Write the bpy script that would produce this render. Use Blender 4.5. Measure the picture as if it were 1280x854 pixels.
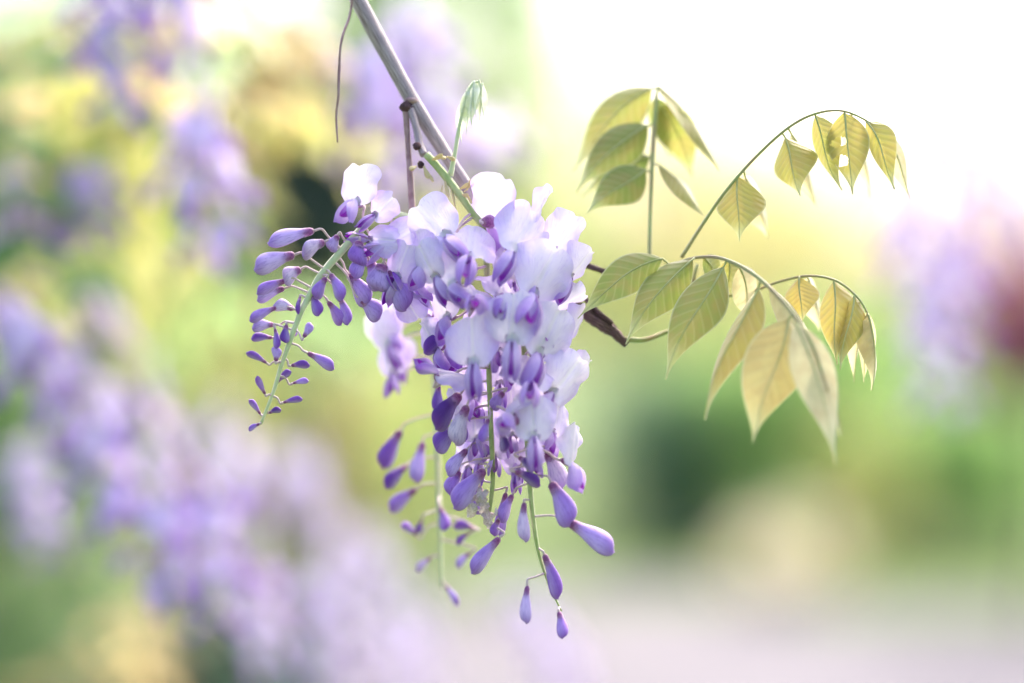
import bpy, math, random
import numpy as np
from mathutils import Vector, Matrix, Quaternion

# ------------------------------------------------------------------ scene, camera, sky, sun, exposure
scene = bpy.context.scene
for o in list(bpy.data.objects):
    bpy.data.objects.remove(o)
COL = scene.collection
H = 1.45                      # camera height, m
LENS, SENSOR, FOCUS, FSTOP = 85.0, 36.0, 0.992, 1.7

cam_d = bpy.data.cameras.new('camera')
cam_d.lens = LENS; cam_d.sensor_width = SENSOR
cam_d.clip_start = 0.02; cam_d.clip_end = 2000
cam_d.dof.use_dof = True
cam_d.dof.focus_distance = FOCUS
cam_d.dof.aperture_fstop = FSTOP
cam = bpy.data.objects.new('camera', cam_d)
cam.location = (0, 0, H); cam.rotation_euler = (math.radians(90), 0, 0)
COL.objects.link(cam); scene.camera = cam

SUN_EL, SUN_AZ = 50.0, 28.0   # azimuth measured from the view direction towards the right
world = bpy.data.worlds.new('World'); scene.world = world; world.use_nodes = True
wt = world.node_tree; wt.nodes.clear()
sky = wt.nodes.new('ShaderNodeTexSky'); sky.sky_type = 'NISHITA'; sky.sun_disc = False
sky.sun_elevation = math.radians(SUN_EL); sky.sun_rotation = math.radians(SUN_AZ)
sky.air_density = 1.0; sky.dust_density = 7.0; sky.ozone_density = 1.0; sky.altitude = 50
bg = wt.nodes.new('ShaderNodeBackground'); bg.inputs['Strength'].default_value = 0.15
wo = wt.nodes.new('ShaderNodeOutputWorld')
wt.links.new(sky.outputs[0], bg.inputs[0]); wt.links.new(bg.outputs[0], wo.inputs[0])

sun_d = bpy.data.lights.new('sun', 'SUN'); sun_d.energy = 1.1; sun_d.angle = math.radians(12)
sun_d.color = (1.0, 0.95, 0.86)
sun = bpy.data.objects.new('sun', sun_d); COL.objects.link(sun)
sdir = Vector((math.sin(math.radians(SUN_AZ)) * math.cos(math.radians(SUN_EL)),
               math.cos(math.radians(SUN_AZ)) * math.cos(math.radians(SUN_EL)), math.sin(math.radians(SUN_EL))))
sun.rotation_euler = sdir.to_track_quat('Z', 'Y').to_euler()
sun.location = sdir * 30

vs = scene.view_settings
vs.view_transform = 'Standard'; vs.look = 'None'; vs.gamma = 1.0; vs.exposure = 1.95; vs.use_curve_mapping = False
scene.cycles.use_denoising = True
scene.cycles.max_bounces = 8; scene.cycles.transparent_max_bounces = 8
scene.cycles.diffuse_bounces = 4; scene.cycles.transmission_bounces = 6
scene.cycles.sample_clamp_indirect = 6.0

# ------------------------------------------------------------------ helpers
rng = random.Random(7)
nrg = np.random.default_rng(11)
PXW = SENSOR / LENS / 1280.0          # metres per photo pixel per metre of distance


def P(px, py, Y=1.0):
    return Vector(((px - 640.0) * PXW * Y, Y, H - (py - 427.0) * PXW * Y))


def S(px, Y=1.0):
    return px * PXW * Y


def mesh(name, verts, faces, mats, uvs=None, mat_idx=None, smooth=True):
    me = bpy.data.meshes.new(name)
    me.from_pydata([tuple(v) for v in verts], [], faces)
    if uvs is not None:
        lay = me.uv_layers.new(name='UVMap')
        idx = np.empty(len(me.loops), dtype=np.int32); me.loops.foreach_get('vertex_index', idx)
        lay.data.foreach_set('uv', np.asarray(uvs, dtype=np.float32)[idx].ravel())
    for m in (mats if isinstance(mats, (list, tuple)) else [mats]):
        me.materials.append(m)
    if mat_idx is not None:
        me.polygons.foreach_set('material_index', np.asarray(mat_idx, dtype=np.int32))
    me.polygons.foreach_set('use_smooth', np.full(len(me.polygons), smooth, dtype=bool))
    me.update()
    return me


def obj(name, me, parent=None, M=None, **props):
    o = bpy.data.objects.new(name, me)
    COL.objects.link(o)
    if parent is not None:
        o.parent = parent
    if M is not None:
        o.matrix_local = M
    for k, v in props.items():
        o[k] = v
    return o


def thing(name, label, cat, loc=(0, 0, 0), group=None, kind=None):
    o = bpy.data.objects.new(name, None)
    o.empty_display_size = 0.02
    COL.objects.link(o); o.location = loc
    o['label'] = label; o['category'] = cat
    if group: o['group'] = group
    if kind: o['kind'] = kind
    return o


def tag(o, label, cat, group=None, kind=None):
    o['label'] = label; o['category'] = cat
    if group: o['group'] = group
    if kind: o['kind'] = kind
    return o


def catmull(pts, n):
    pts = [Vector(p) for p in pts]
    if len(pts) == 2:
        return [pts[0].lerp(pts[1], i / n) for i in range(n + 1)]
    ext = [pts[0] * 2 - pts[1]] + pts + [pts[-1] * 2 - pts[-2]]
    out = []
    seg = len(pts) - 1
    for i in range(n + 1):
        f = i / n * seg; k = min(int(f), seg - 1); t = f - k
        a, b, c, d = ext[k], ext[k + 1], ext[k + 2], ext[k + 3]
        out.append(0.5 * ((2 * b) + (c - a) * t + (2 * a - 5 * b + 4 * c - d) * t * t + (3 * b - a - 3 * c + d) * t ** 3))
    return out


def tube_data(path, radii, seg=8, rough=0.0, seed=0, off=0):
    """verts, faces, uvs of a tapered closed tube along a list of points"""
    n = len(path)
    r_ = random.Random(seed)
    verts, faces, uvs = [], [], []
    ref = Vector((0.13, -0.9, 0.41)).normalized()
    L = 0.0
    bump = [r_.uniform(-1, 1) for _ in range(seg)]
    for i, p in enumerate(path):
        a = path[max(i - 1, 0)]; b = path[min(i + 1, n - 1)]
        t = (b - a).normalized() if (b - a).length > 1e-9 else Vector((0, 0, 1))
        u = ref - t * ref.dot(t)
        if u.length < 1e-4: u = t.orthogonal()
        u.normalize(); ref = u
        w = t.cross(u)
        f = i / (n - 1) * (len(radii) - 1); k = min(int(f), len(radii) - 2) if len(radii) > 1 else 0
        r = radii[0] if len(radii) == 1 else radii[k] + (radii[k + 1] - radii[k]) * (f - k)
        if i: L += (p - path[i - 1]).length
        for j in range(seg):
            an = 2 * math.pi * j / seg
            rr = r
            if rough:
                bump[j] = 0.6 * bump[j] + 0.4 * r_.uniform(-1.6, 1.6)
                rr = r * (1 + rough * bump[j])
            verts.append(p + (u * math.cos(an) + w * math.sin(an)) * rr)
            uvs.append((j / seg, L * 40))
    for i in range(n - 1):
        for j in range(seg):
            a = i * seg + j; b = i * seg + (j + 1) % seg
            faces.append((a + off, b + off, b + seg + off, a + seg + off))
    faces.append(tuple(off + j for j in range(seg - 1, -1, -1)))
    faces.append(tuple(off + (n - 1) * seg + j for j in range(seg)))
    return verts, faces, uvs


def tube(name, path, radii, mat, seg=8, rough=0.0, seed=0, origin=None):
    if origin is not None:
        path = [Vector(p) - Vector(origin) for p in path]
    v, f, u = tube_data(path, radii, seg, rough, seed)
    return mesh(name, v, f, mat, u)


# ------------------------------------------------------------------ materials
def new_mat(name):
    m = bpy.data.materials.new(name); m.use_nodes = True
    nt = m.node_tree; nt.nodes.clear()
    return m, nt, nt.nodes, nt.links


def N(nt, typ, **kw):
    n = nt.nodes.new(typ)
    for k, v in kw.items():
        setattr(n, k, v)
    return n


def mixc(nt, fac, a, b, blend='MIX'):
    n = nt.nodes.new('ShaderNodeMix'); n.data_type = 'RGBA'; n.blend_type = blend
    for sock, val in ((n.inputs[0], fac), (n.inputs[6], a), (n.inputs[7], b)):
        if hasattr(val, 'is_output'): nt.links.new(val, sock)
        elif isinstance(val, (int, float)): sock.default_value = val
        else: sock.default_value = (*val, 1.0)
    return n.outputs[2]


def math_(nt, op, a, b=None, c=None, clamp=False):
    n = nt.nodes.new('ShaderNodeMath'); n.operation = op; n.use_clamp = clamp
    for i, val in enumerate((a, b, c)):
        if val is None: continue
        if hasattr(val, 'is_output'): nt.links.new(val, n.inputs[i])
        else: n.inputs[i].default_value = val
    return n.outputs[0]


def smooth_(nt, x, lo, hi):
    n = nt.nodes.new('ShaderNodeMapRange'); n.interpolation_type = 'SMOOTHSTEP'
    nt.links.new(x, n.inputs[0]); n.inputs[1].default_value = lo; n.inputs[2].default_value = hi
    return n.outputs[0]


def attr(nt, name):
    n = nt.nodes.new('ShaderNodeAttribute'); n.attribute_type = 'OBJECT'; n.attribute_name = name
    return n.outputs['Fac']


def uv(nt):
    n = nt.nodes.new('ShaderNodeTexCoord')
    s = nt.nodes.new('ShaderNodeSeparateXYZ'); nt.links.new(n.outputs['UV'], s.inputs[0])
    return s.outputs[0], s.outputs[1], n


def noise(nt, vec, scale, detail=3, rough=0.55):
    n = nt.nodes.new('ShaderNodeTexNoise'); n.inputs['Scale'].default_value = scale
    n.inputs['Detail'].default_value = detail; n.inputs['Roughness'].default_value = rough
    if vec is not None: nt.links.new(vec, n.inputs['Vector'])
    return n.outputs['Fac']


def bump(nt, h, strength, dist=0.001):
    n = nt.nodes.new('ShaderNodeBump'); n.inputs['Strength'].default_value = strength
    n.inputs['Distance'].default_value = dist
    nt.links.new(h, n.inputs['Height'])
    return n.outputs[0]


def finish(nt, col, rough=0.5, trans=0.0, tcol=None, normal=None, spec=0.3, sheen=0.0):
    p = nt.nodes.new('ShaderNodeBsdfPrincipled')
    p.inputs['Roughness'].default_value = rough
    p.inputs['Specular IOR Level'].default_value = spec
    if sheen:
        p.inputs['Sheen Weight'].default_value = sheen
        p.inputs['Sheen Roughness'].default_value = 0.4
    if hasattr(col, 'is_output'): nt.links.new(col, p.inputs['Base Color'])
    else: p.inputs['Base Color'].default_value = (*col, 1)
    if normal is not None: nt.links.new(normal, p.inputs['Normal'])
    out = nt.nodes.new('ShaderNodeOutputMaterial')
    if trans:
        t = nt.nodes.new('ShaderNodeBsdfTranslucent')
        tc = tcol if tcol is not None else col
        if hasattr(tc, 'is_output'): nt.links.new(tc, t.inputs[0])
        else: t.inputs[0].default_value = (*tc, 1)
        if normal is not None: nt.links.new(normal, t.inputs['Normal'])
        mx = nt.nodes.new('ShaderNodeMixShader'); mx.inputs[0].default_value = trans
        nt.links.new(p.outputs[0], mx.inputs[1]); nt.links.new(t.outputs[0], mx.inputs[2])
        nt.links.new(mx.outputs[0], out.inputs[0])
    else:
        nt.links.new(p.outputs[0], out.inputs[0])


def mat_standard():
    m, nt, _, _ = new_mat('banner_petal')
    u, v, tc = uv(nt); tone = attr(nt, 'tone')
    au = math_(nt, 'ABSOLUTE', math_(nt, 'MULTIPLY_ADD', u, 2.0, -1.0))
    nz = noise(nt, tc.outputs['Object'], 220, 3)
    edge = smooth_(nt, math_(nt, 'MULTIPLY_ADD', nz, 0.35, math_(nt, 'MULTIPLY', au, 0.8)), 0.35, 1.05)
    f = math_(nt, 'MULTIPLY_ADD', edge, 0.40, math_(nt, 'MULTIPLY_ADD', tone, 0.75, 0.05), clamp=True)
    col = mixc(nt, f, (0.85, 0.80, 0.92), (0.46, 0.27, 0.82))
    # fine fan veins
    cmb = nt.nodes.new('ShaderNodeCombineXYZ')
    nt.links.new(math_(nt, 'DIVIDE', math_(nt, 'MULTIPLY_ADD', u, 2.0, -1.0), math_(nt, 'ADD', v, 0.25)), cmb.inputs[0])
    nt.links.new(math_(nt, 'MULTIPLY', v, 0.25), cmb.inputs[1])
    vn = noise(nt, cmb.outputs[0], 14, 2, 0.7)
    vein = smooth_(nt, vn, 0.52, 0.70)
    col = mixc(nt, math_(nt, 'MULTIPLY', vein, 0.22), col, (0.42, 0.26, 0.78))
    # pale greenish-yellow throat blotch
    th = math_(nt, 'MULTIPLY', smooth_(nt, v, 0.30, 0.08), smooth_(nt, au, 0.35, 0.05))
    col = mixc(nt, math_(nt, 'MULTIPLY', th, 0.3), col, (0.90, 0.84, 0.66))
    rib = smooth_(nt, au, 0.10, 0.0)
    col = mixc(nt, math_(nt, 'MULTIPLY', rib, 0.5), col, (0.90, 0.88, 0.90))
    nb = bump(nt, math_(nt, 'MULTIPLY_ADD', vn, 0.9, nz), 0.45, 0.0007)
    finish(nt, col, 0.55, 0.36, normal=nb, spec=0.25, sheen=0.15)
    return m


def mat_wing():
    m, nt, _, _ = new_mat('wing_petal')
    u, v, tc = uv(nt); tone = attr(nt, 'tone')
    nz = noise(nt, tc.outputs['Object'], 260, 3)
    f0 = smooth_(nt, math_(nt, 'MULTIPLY_ADD', nz, 0.5, v), 0.35, 1.25)
    f = math_(nt, 'MULTIPLY_ADD', tone, 0.8, math_(nt, 'MULTIPLY', f0, 0.62), clamp=True)
    col = mixc(nt, f, (0.82, 0.68, 0.93), (0.30, 0.085, 0.66))
    edge = smooth_(nt, math_(nt, 'ABSOLUTE', math_(nt, 'MULTIPLY_ADD', u, 2.0, -1.0)), 0.75, 1.0)
    col = mixc(nt, math_(nt, 'MULTIPLY', edge, 0.45), col, (0.72, 0.60, 0.92))
    cmb = nt.nodes.new('ShaderNodeCombineXYZ')
    nt.links.new(u, cmb.inputs[0]); nt.links.new(math_(nt, 'MULTIPLY', v, 0.18), cmb.inputs[1])
    vn = noise(nt, cmb.outputs[0], 22, 2, 0.7)
    col = mixc(nt, math_(nt, 'MULTIPLY', smooth_(nt, vn, 0.5, 0.72), 0.35), col, (0.34, 0.09, 0.60))
    finish(nt, col, 0.5, 0.38, normal=bump(nt, vn, 0.35, 0.0006), spec=0.3, sheen=0.15)
    return m


def mat_keel():
    m, nt, _, _ = new_mat('keel_petal')
    u, v, tc = uv(nt); tone = attr(nt, 'tone')
    f = smooth_(nt, v, 0.25, 0.95)
    col = mixc(nt, f, (0.70, 0.46, 0.84), (0.34, 0.02, 0.48))
    col = mixc(nt, math_(nt, 'MULTIPLY', tone, 0.5), col, (0.12, 0.03, 0.40))
    finish(nt, col, 0.45, 0.3, spec=0.3, sheen=0.1)
    return m


def mat_bud():
    m, nt, _, _ = new_mat('bud_petal')
    u, v, tc = uv(nt); tone = attr(nt, 'tone')
    nz = noise(nt, tc.outputs['Object'], 300, 3)
    ramp = nt.nodes.new('ShaderNodeValToRGB'); nt.links.new(tone, ramp.inputs[0])
    e = ramp.color_ramp.elements
    e[0].position = 0.0; e[0].color = (0.84, 0.70, 0.92, 1)
    e[1].position = 1.0; e[1].color = (0.05, 0.012, 0.16, 1)
    for pos, c in ((0.25, (0.62, 0.44, 0.90, 1)), (0.5, (0.38, 0.17, 0.72, 1)), (0.75, (0.17, 0.05, 0.42, 1))):
        k = e.new(pos); k.color = c
    col = ramp.outputs[0]
    # the belly (folded edge) paler, tip rosy-violet
    belly = smooth_(nt, math_(nt, 'MULTIPLY_ADD', nz, 0.3, math_(nt, 'ABSOLUTE', math_(nt, 'MULTIPLY_ADD', u, 2.0, -1.0))), 0.55, 1.1)
    col = mixc(nt, math_(nt, 'MULTIPLY', belly, 0.6), col, (0.70, 0.54, 0.90))
    col = mixc(nt, math_(nt, 'MULTIPLY', smooth_(nt, math_(nt, 'MULTIPLY_ADD', nz, 0.25, v), 0.75, 1.15), 0.6), col, (0.26, 0.06, 0.50))
    col = mixc(nt, math_(nt, 'MULTIPLY', smooth_(nt, v, 0.40, 0.16), 0.5), col, (0.50, 0.28, 0.58))
    cmb = nt.nodes.new('ShaderNodeCombineXYZ')
    nt.links.new(u, cmb.inputs[0]); nt.links.new(math_(nt, 'MULTIPLY', v, 0.12), cmb.inputs[1])
    vn = noise(nt, cmb.outputs[0], 26, 2, 0.7)
    col = mixc(nt, math_(nt, 'MULTIPLY', smooth_(nt, vn, 0.45, 0.7), 0.45), col, (0.16, 0.05, 0.42))
    finish(nt, col, 0.5, 0.22, normal=bump(nt, math_(nt, 'MULTIPLY_ADD', vn, 0.6, nz), 0.3, 0.0005), spec=0.3, sheen=0.35)
    return m


def mat_simple(name, c1, c2, scale=60, rough=0.6, trans=0.0, b=0.3, bd=0.001, sheen=0.0, spec=0.3, detail=4, stretch=None):
    m, nt, _, _ = new_mat(name)
    tc = nt.nodes.new('ShaderNodeTexCoord')
    vec = tc.outputs['Object']
    if stretch:
        mp = nt.nodes.new('ShaderNodeMapping'); mp.inputs['Scale'].default_value = stretch
        nt.links.new(tc.outputs['UV'], mp.inputs[0]); vec = mp.outputs[0]
    nz = noise(nt, vec, scale, detail)
    col = mixc(nt, smooth_(nt, nz, 0.3, 0.7), c1, c2)
    finish(nt, col, rough, trans, normal=bump(nt, nz, b, bd) if b else None, sheen=sheen, spec=spec)
    return m


def mat_leaflet():
    m, nt, _, _ = new_mat('leaflet')
    u, v, tc = uv(nt); tone = attr(nt, 'tone')
    ramp = nt.nodes.new('ShaderNodeValToRGB'); nt.links.new(tone, ramp.inputs[0])
    e = ramp.color_ramp.elements
    e[0].position = 0.0; e[0].color = (0.14, 0.23, 0.05, 1)
    e[1].position = 1.0; e[1].color = (0.74, 0.68, 0.44, 1)
    for pos, c in ((0.35, (0.27, 0.31, 0.07, 1)), (0.7, (0.50, 0.40, 0.10, 1))):
        k = e.new(pos); k.color = c
    au = math_(nt, 'ABSOLUTE', math_(nt, 'MULTIPLY_ADD', u, 2.0, -1.0))
    nz = noise(nt, tc.outputs['Object'], 160, 4)
    # side veins run forward from the midrib
    ph = math_(nt, 'MULTIPLY_ADD', au, -0.16, v)
    ph = math_(nt, 'MULTIPLY_ADD', nz, 0.02, ph)
    w = math_(nt, 'SINE', math_(nt, 'MULTIPLY', ph, 62.0))
    vein = smooth_(nt, w, 0.55, 1.0)
    col = mixc(nt, math_(nt, 'MULTIPLY', smooth_(nt, nz, 0.35, 0.7), 0.35), ramp.outputs[0], (0.42, 0.27, 0.11))
    col = mixc(nt, math_(nt, 'MULTIPLY', vein, 0.14), col, (0.62, 0.58, 0.30))
    # pale downy tip and margin
    tip = smooth_(nt, math_(nt, 'MULTIPLY_ADD', nz, 0.1, v), 0.72, 1.0)
    col = mixc(nt, math_(nt, 'MULTIPLY', tip, 0.55), col, (0.55, 0.62, 0.36))
    col = mixc(nt, math_(nt, 'MULTIPLY', smooth_(nt, au, 0.90, 1.0), 0.6), col, (0.60, 0.62, 0.42))
    h = math_(nt, 'MULTIPLY_ADD', w, 0.5, math_(nt, 'MULTIPLY', nz, 0.8))
    finish(nt, col, 0.36, 0.5, normal=bump(nt, h, 0.22, 0.0005), spec=0.7, sheen=1.0)
    return m


M_STD, M_WING, M_KEEL, M_BUD, M_LEAF = mat_standard(), mat_wing(), mat_keel(), mat_bud(), mat_leaflet()
def mat_calyx():
    m, nt, _, _ = new_mat('calyx')
    u, v, tc = uv(nt)
    nz = noise(nt, tc.outputs['UV'], 9, 4)
    col = mixc(nt, smooth_(nt, nz, 0.3, 0.7), (0.17, 0.035, 0.17), (0.34, 0.11, 0.30))
    col = mixc(nt, math_(nt, 'MULTIPLY', smooth_(nt, math_(nt, 'MULTIPLY_ADD', nz, 0.5, v), 0.75, 1.4), 0.75), col, (0.52, 0.32, 0.66))
    col = mixc(nt, math_(nt, 'MULTIPLY', smooth_(nt, v, 0.25, 0.0), 0.5), col, (0.42, 0.30, 0.26))
    finish(nt, col, 0.6, 0.12, normal=bump(nt, nz, 0.3, 0.0005), sheen=0.6)
    return m


M_CALYX = mat_calyx()
M_PED = mat_simple('pedicel', (0.52, 0.34, 0.44), (0.62, 0.50, 0.50), 300, 0.6, 0, 0.2, 0.0004, sheen=0.6)
M_RACH = mat_simple('flower_stalk', (0.26, 0.36, 0.12), (0.42, 0.46, 0.22), 200, 0.55, 0, 0.3, 0.0005, sheen=0.6)
M_RACHP = mat_simple('young_stalk', (0.48, 0.56, 0.32), (0.62, 0.64, 0.42), 200, 0.55, 0, 0.3, 0.0005, sheen=0.6)
M_RIB = mat_simple('midrib', (0.42, 0.46, 0.18), (0.52, 0.52, 0.26), 200, 0.5, 0.2, 0.2, 0.0004, sheen=0.3)
M_STALK = mat_simple('leaf_stalk', (0.30, 0.36, 0.14), (0.36, 0.26, 0.15), 90, 0.5, 0, 0.3, 0.0005, sheen=0.4)
M_SMOOTH = mat_simple('smooth_bark', (0.15, 0.095, 0.13), (0.46, 0.38, 0.43), 6, 0.34, 0, 0.5, 0.0006, spec=0.5, sheen=0.3, stretch=(10, 0.5, 1))
M_TWIG = mat_simple('twig_bark', (0.24, 0.13, 0.15), (0.36, 0.24, 0.25), 250, 0.5, 0, 0.4, 0.0006, sheen=0.3)
M_ROUGH = mat_simple('rough_bark', (0.045, 0.020, 0.028), (0.30, 0.19, 0.21), 9, 0.75, 0, 1.0, 0.0016, stretch=(6, 0.6, 1), detail=6)
M_DRY = mat_simple('dry_scale', (0.62, 0.50, 0.26), (0.75, 0.66, 0.44), 300, 0.7, 0.3, 0.3, 0.0005)
M_DARK = mat_simple('dark_knot', (0.035, 0.018, 0.025), (0.12, 0.06, 0.07), 400, 0.8, 0, 0.8, 0.001)
M_DOWN = mat_simple('downy_shoot', (0.66, 0.72, 0.48), (0.84, 0.85, 0.76), 300, 0.6, 0.4, 0.4, 0.0006, sheen=1.0)
M_WITHER = mat_simple('withered_petal', (0.42, 0.34, 0.36), (0.70, 0.64, 0.66), 500, 0.8, 0.2, 0.6, 0.0008)

# ------------------------------------------------------------------ petals (flower space: +Z up the banner, -Y forward, metres)
mm = 0.001


def grid_faces(nu, nv, off=0):
    return [(off + j * nu + i, off + j * nu + i + 1, off + (j + 1) * nu + i + 1, off + (j + 1) * nu + i)
            for j in range(nv - 1) for i in range(nu - 1)]


def banner(seed, reflex, fold, nu=21, nv=21, ruffle=1.0, narrow=1.0):
    r = random.Random(seed)
    ph = [r.uniform(0, 6.28) for _ in range(4)]
    asym = r.uniform(-0.25, 0.25)
    verts, uvs = [], []
    for j in range(nv):
        for i in range(nu):
            a = -1 + 2 * i / (nu - 1); b = -1 + 2 * j / (nv - 1)
            x = a * math.sqrt(1 - b * b / 2); z = b * math.sqrt(1 - a * a / 2)
            rad = math.hypot(x, z); th = math.atan2(z, x)
            rr = 1 + 0.05 * math.sin(3 * th + ph[0]) + 0.03 * math.sin(5 * th + ph[1]) * rad
            X = x * 11.2 * narrow * rr
            Z = 9.0 + z * 10.2 * rr
            if z > 0: Z -= 1.6 * math.exp(-(x / 0.16) ** 2) * z ** 4          # notch at the top
            if z < 0: Z -= 2.6 * min(1, abs(x) * 1.6) * (-z) ** 1.5           # heart-shaped base
            if z < -0.5: X *= 1 - 0.25 * (-z - 0.5)
            ax = abs(X)
            Y = -1.0 + reflex * 0.016 * max(Z, 0) ** 2
            Y += fold * (0.055 + 0.02 * asym * (1 if X > 0 else -1)) * ax ** 1.75
            Y += 1.2 * math.exp(-(X / 0.9) ** 2) * (1 - 0.6 * rad)            # crease along the middle
            Y += 0.45 * ruffle * math.sin(X * 0.9 + ph[0] + 0.12 * Z) * math.sin(Z * 0.45 + ph[3]) * rad
            Y += ruffle * (1.5 * math.sin(3 * th + ph[2]) + 0.75 * math.sin(7 * th + ph[3])) * rad ** 3
            Y -= 1.0 * max(0, rad - 0.75) * 3.0 * (0.5 + 0.5 * math.sin(2 * th + ph[1])) # rolled rim
            verts.append((X * mm, Y * mm, Z * mm)); uvs.append((0.5 + 0.5 * x, 0.5 + 0.5 * z))
    return verts, grid_faces(nu, nv), uvs


def wing(side, seed, pitch, splay, nu=7, nv=11, L=17.0, W=5.4, bulge=3.0):
    r = random.Random(seed * 7 + (side > 0))
    c, s_ = math.cos(math.radians(pitch)), math.sin(math.radians(pitch))
    d = Vector((0, -c, -s_)); n = Vector((0, -s_, c))
    verts, uvs = [], []
    curl = r.uniform(-0.4, 1.0); ph = r.uniform(0, 6)
    for j in range(nv):
        s = j / (nv - 1)
        w = W * (max(math.sin(math.pi * min(1, s * 0.96 + 0.035)), 0) ** 0.62) * (0.45 + 0.75 * s if s < 0.75 else 1.0125)
        for i in range(nu):
            t = -1 + 2 * i / (nu - 1)
            x = side * (0.7 + bulge * (1 - t * t) * math.sin(math.pi * min(s, 0.97)) ** 0.7 + splay * s * s * 3.2 + (0.5 * curl) * max(0, -t) * s * 3)
            along = L * s * (1 - 0.06 * t * t)
            across = w * t - 1.5 * s * s + 0.35 * math.sin(9 * s + ph)
            p = d * along + n * across
            verts.append(((p.x + x) * mm, (p.y - 1.0) * mm, p.z * mm)); uvs.append((0.5 + 0.5 * t, s))
    return verts, grid_faces(nu, nv), uvs


def keel(seed, pitch, nu=9, nv=10, L=16.0, W=3.6):
    c, s_ = math.cos(math.radians(pitch + 4)), math.sin(math.radians(pitch + 4))
    d = Vector((0, -c, -s_)); n = Vector((0, -s_, c))
    verts, uvs = [], []
    for j in range(nv):
        s = j / (nv - 1)
        w = W * max(math.sin(math.pi * min(1, s * 0.95 + 0.04)), 0) ** 0.6
        for i in range(nu):
            an = math.pi * (i / (nu - 1)) + math.pi          # open-topped trough
            x = 2.0 * math.cos(an) * math.sin(math.pi * min(1, s * 0.93 + 0.06)) ** 0.6
            across = w * (math.sin(an) * 1.2 + 0.5) + 2.6 * s ** 3
            p = d * (L * s) + n * across
            verts.append(((p.x + x) * mm, (p.y - 0.8) * mm, p.z * mm)); uvs.append((i / (nu - 1), s))
    return verts, grid_faces(nu, nv), uvs


def cup(L, r0, r1, seg=10, teeth=0.9):
    """calyx: a toothed bell from (0,0,0) [stalk end] along +Z to the mouth"""
    verts, faces, uvs = [], [], []
    prof = [(0.0, 0.35), (0.12, 0.75), (0.35, 1.0), (0.7, 1.02), (1.0, 1.08)]
    for k, (z, rr) in enumerate(prof):
        for j in range(seg):
            an = 2 * math.pi * j / seg
            rad = (r0 + (r1 - r0) * z) * rr
            zz = z * L + (teeth * L * 0.22 * (1 if j % 2 == 0 else -0.3) if k == len(prof) - 1 else 0)
            verts.append((math.cos(an) * rad, math.sin(an) * rad, zz)); uvs.append((j / seg, z))
    for k in range(len(prof) - 1):
        for j in range(seg):
            a = k * seg + j; b = k * seg + (j + 1) % seg
            faces.append((a, b, b + seg, a + seg))
    faces.append(tuple(range(seg - 1, -1, -1)))
    return verts, faces, uvs


def rotv(verts, M):
    return [tuple(M @ Vector(v)) for v in verts]


NV = 7
BANNERS = [mesh('banner', *(lambda d: (d[0], d[1]))(b), M_STD, b[2]) for b in
           [banner(20 + k, (0.55, 0.9, 1.3, 0.7, 1.0, 1.6, 0.4)[k], (0.95, 1.1, 0.8, 1.45, 1.0, 1.2, 0.9)[k],
                   ruffle=(0.8, 1.1, 1.0, 0.7, 1.3, 1.2, 0.9)[k]) for k in range(NV)]]
WPITCH = (52, 40, 66, 58, 74, 46)
WSPLAY = (0.3, 0.9, 0.5, 1.2, 0.2, 0.7)
WINGS, KEELS = [], []
for k in range(6):
    pr = []
    for sd in (-1, 1):
        d = wing(sd, 50 + k, WPITCH[k], WSPLAY[k])
        pr.append(mesh('wing', d[0], d[1], M_WING, d[2]))
    WINGS.append(pr)
    d = keel(k, WPITCH[k]); KEELS.append(mesh('keel', d[0], d[1], M_KEEL, d[2]))
d = cup(5.2 * mm, 1.7 * mm, 2.7 * mm)
CAL_M = Matrix.Translation((0, 4.6 * mm, -1.4 * mm)) @ Matrix.Rotation(math.radians(90 - 12), 4, 'X')
CALYX = mesh('calyx', rotv(d[0], CAL_M), d[1], M_CALYX, d[2])


def bud_mesh(seed, nu=16, nv=16):
    """unit bud along +Z (length 1), thickness set by the object's scale: x,y unit radius"""
    r = random.Random(seed)
    verts, faces, uvs = [], [], []
    bend = r.uniform(0.55, 0.95); full = r.uniform(0.62, 0.74); fl = r.uniform(0.55, 0.68)
    for j in range(nv):
        s = 1 - (1 - j / (nv - 1)) ** 1.35
        k = min(1, s / full)
        w = 0.40 + 0.60 * (3 * k * k - 2 * k ** 3)
        if s > full: w *= max(0.0, 1 - ((s - full) / (1 - full)) ** 2.3) ** 0.5
        w = max(w, 0.05)
        cx = bend * (s * s - 0.55 * s)
        for i in range(nu):
            an = 2 * math.pi * i / nu
            cr = math.cos(an); sr = math.sin(an)
            rx = w * (1.0 + 0.14 * max(0, cr) ** 8 + 0.05 * max(0, -cr) ** 8)     # ridge on the back, seam on the belly
            ry = w * fl * (1 - 0.30 * max(0, cr) ** 2 - 0.12 * max(0, -cr) ** 3)
            verts.append((cx + cr * rx, sr * ry, s + 0.03 * cr * (s ** 3))); uvs.append((i / nu, s))
    for j in range(nv - 1):
        for i in range(nu):
            a = j * nu + i; b = j * nu + (i + 1) % nu
            faces.append((a, b, b + nu, a + nu))
    faces.append(tuple(range(nu - 1, -1, -1)))
    faces.append(tuple((nv - 1) * nu + i for i in range(nu)))
    return mesh('bud', verts, faces, M_BUD, uvs)


BUDS = [bud_mesh(k) for k in range(4)]
d = cup(1.0, 0.44, 0.52, 12, 0.7)
BUDCAL = mesh('bud_calyx', d[0], d[1], M_CALYX, d[2])


def frame(axis, toward=Vector((0, -1, 0)), roll=0.0):
    z = axis.normalized()
    x = toward - z * toward.dot(z)
    if x.length < 1e-4: x = z.orthogonal()
    x.normalize(); y = z.cross(x)
    M = Matrix((x, y, z)).transposed()
    return M @ Matrix.Rotation(roll, 3, 'Z')


def nearest(path, p):
    return min(path, key=lambda q: (q - p).length)


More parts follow.
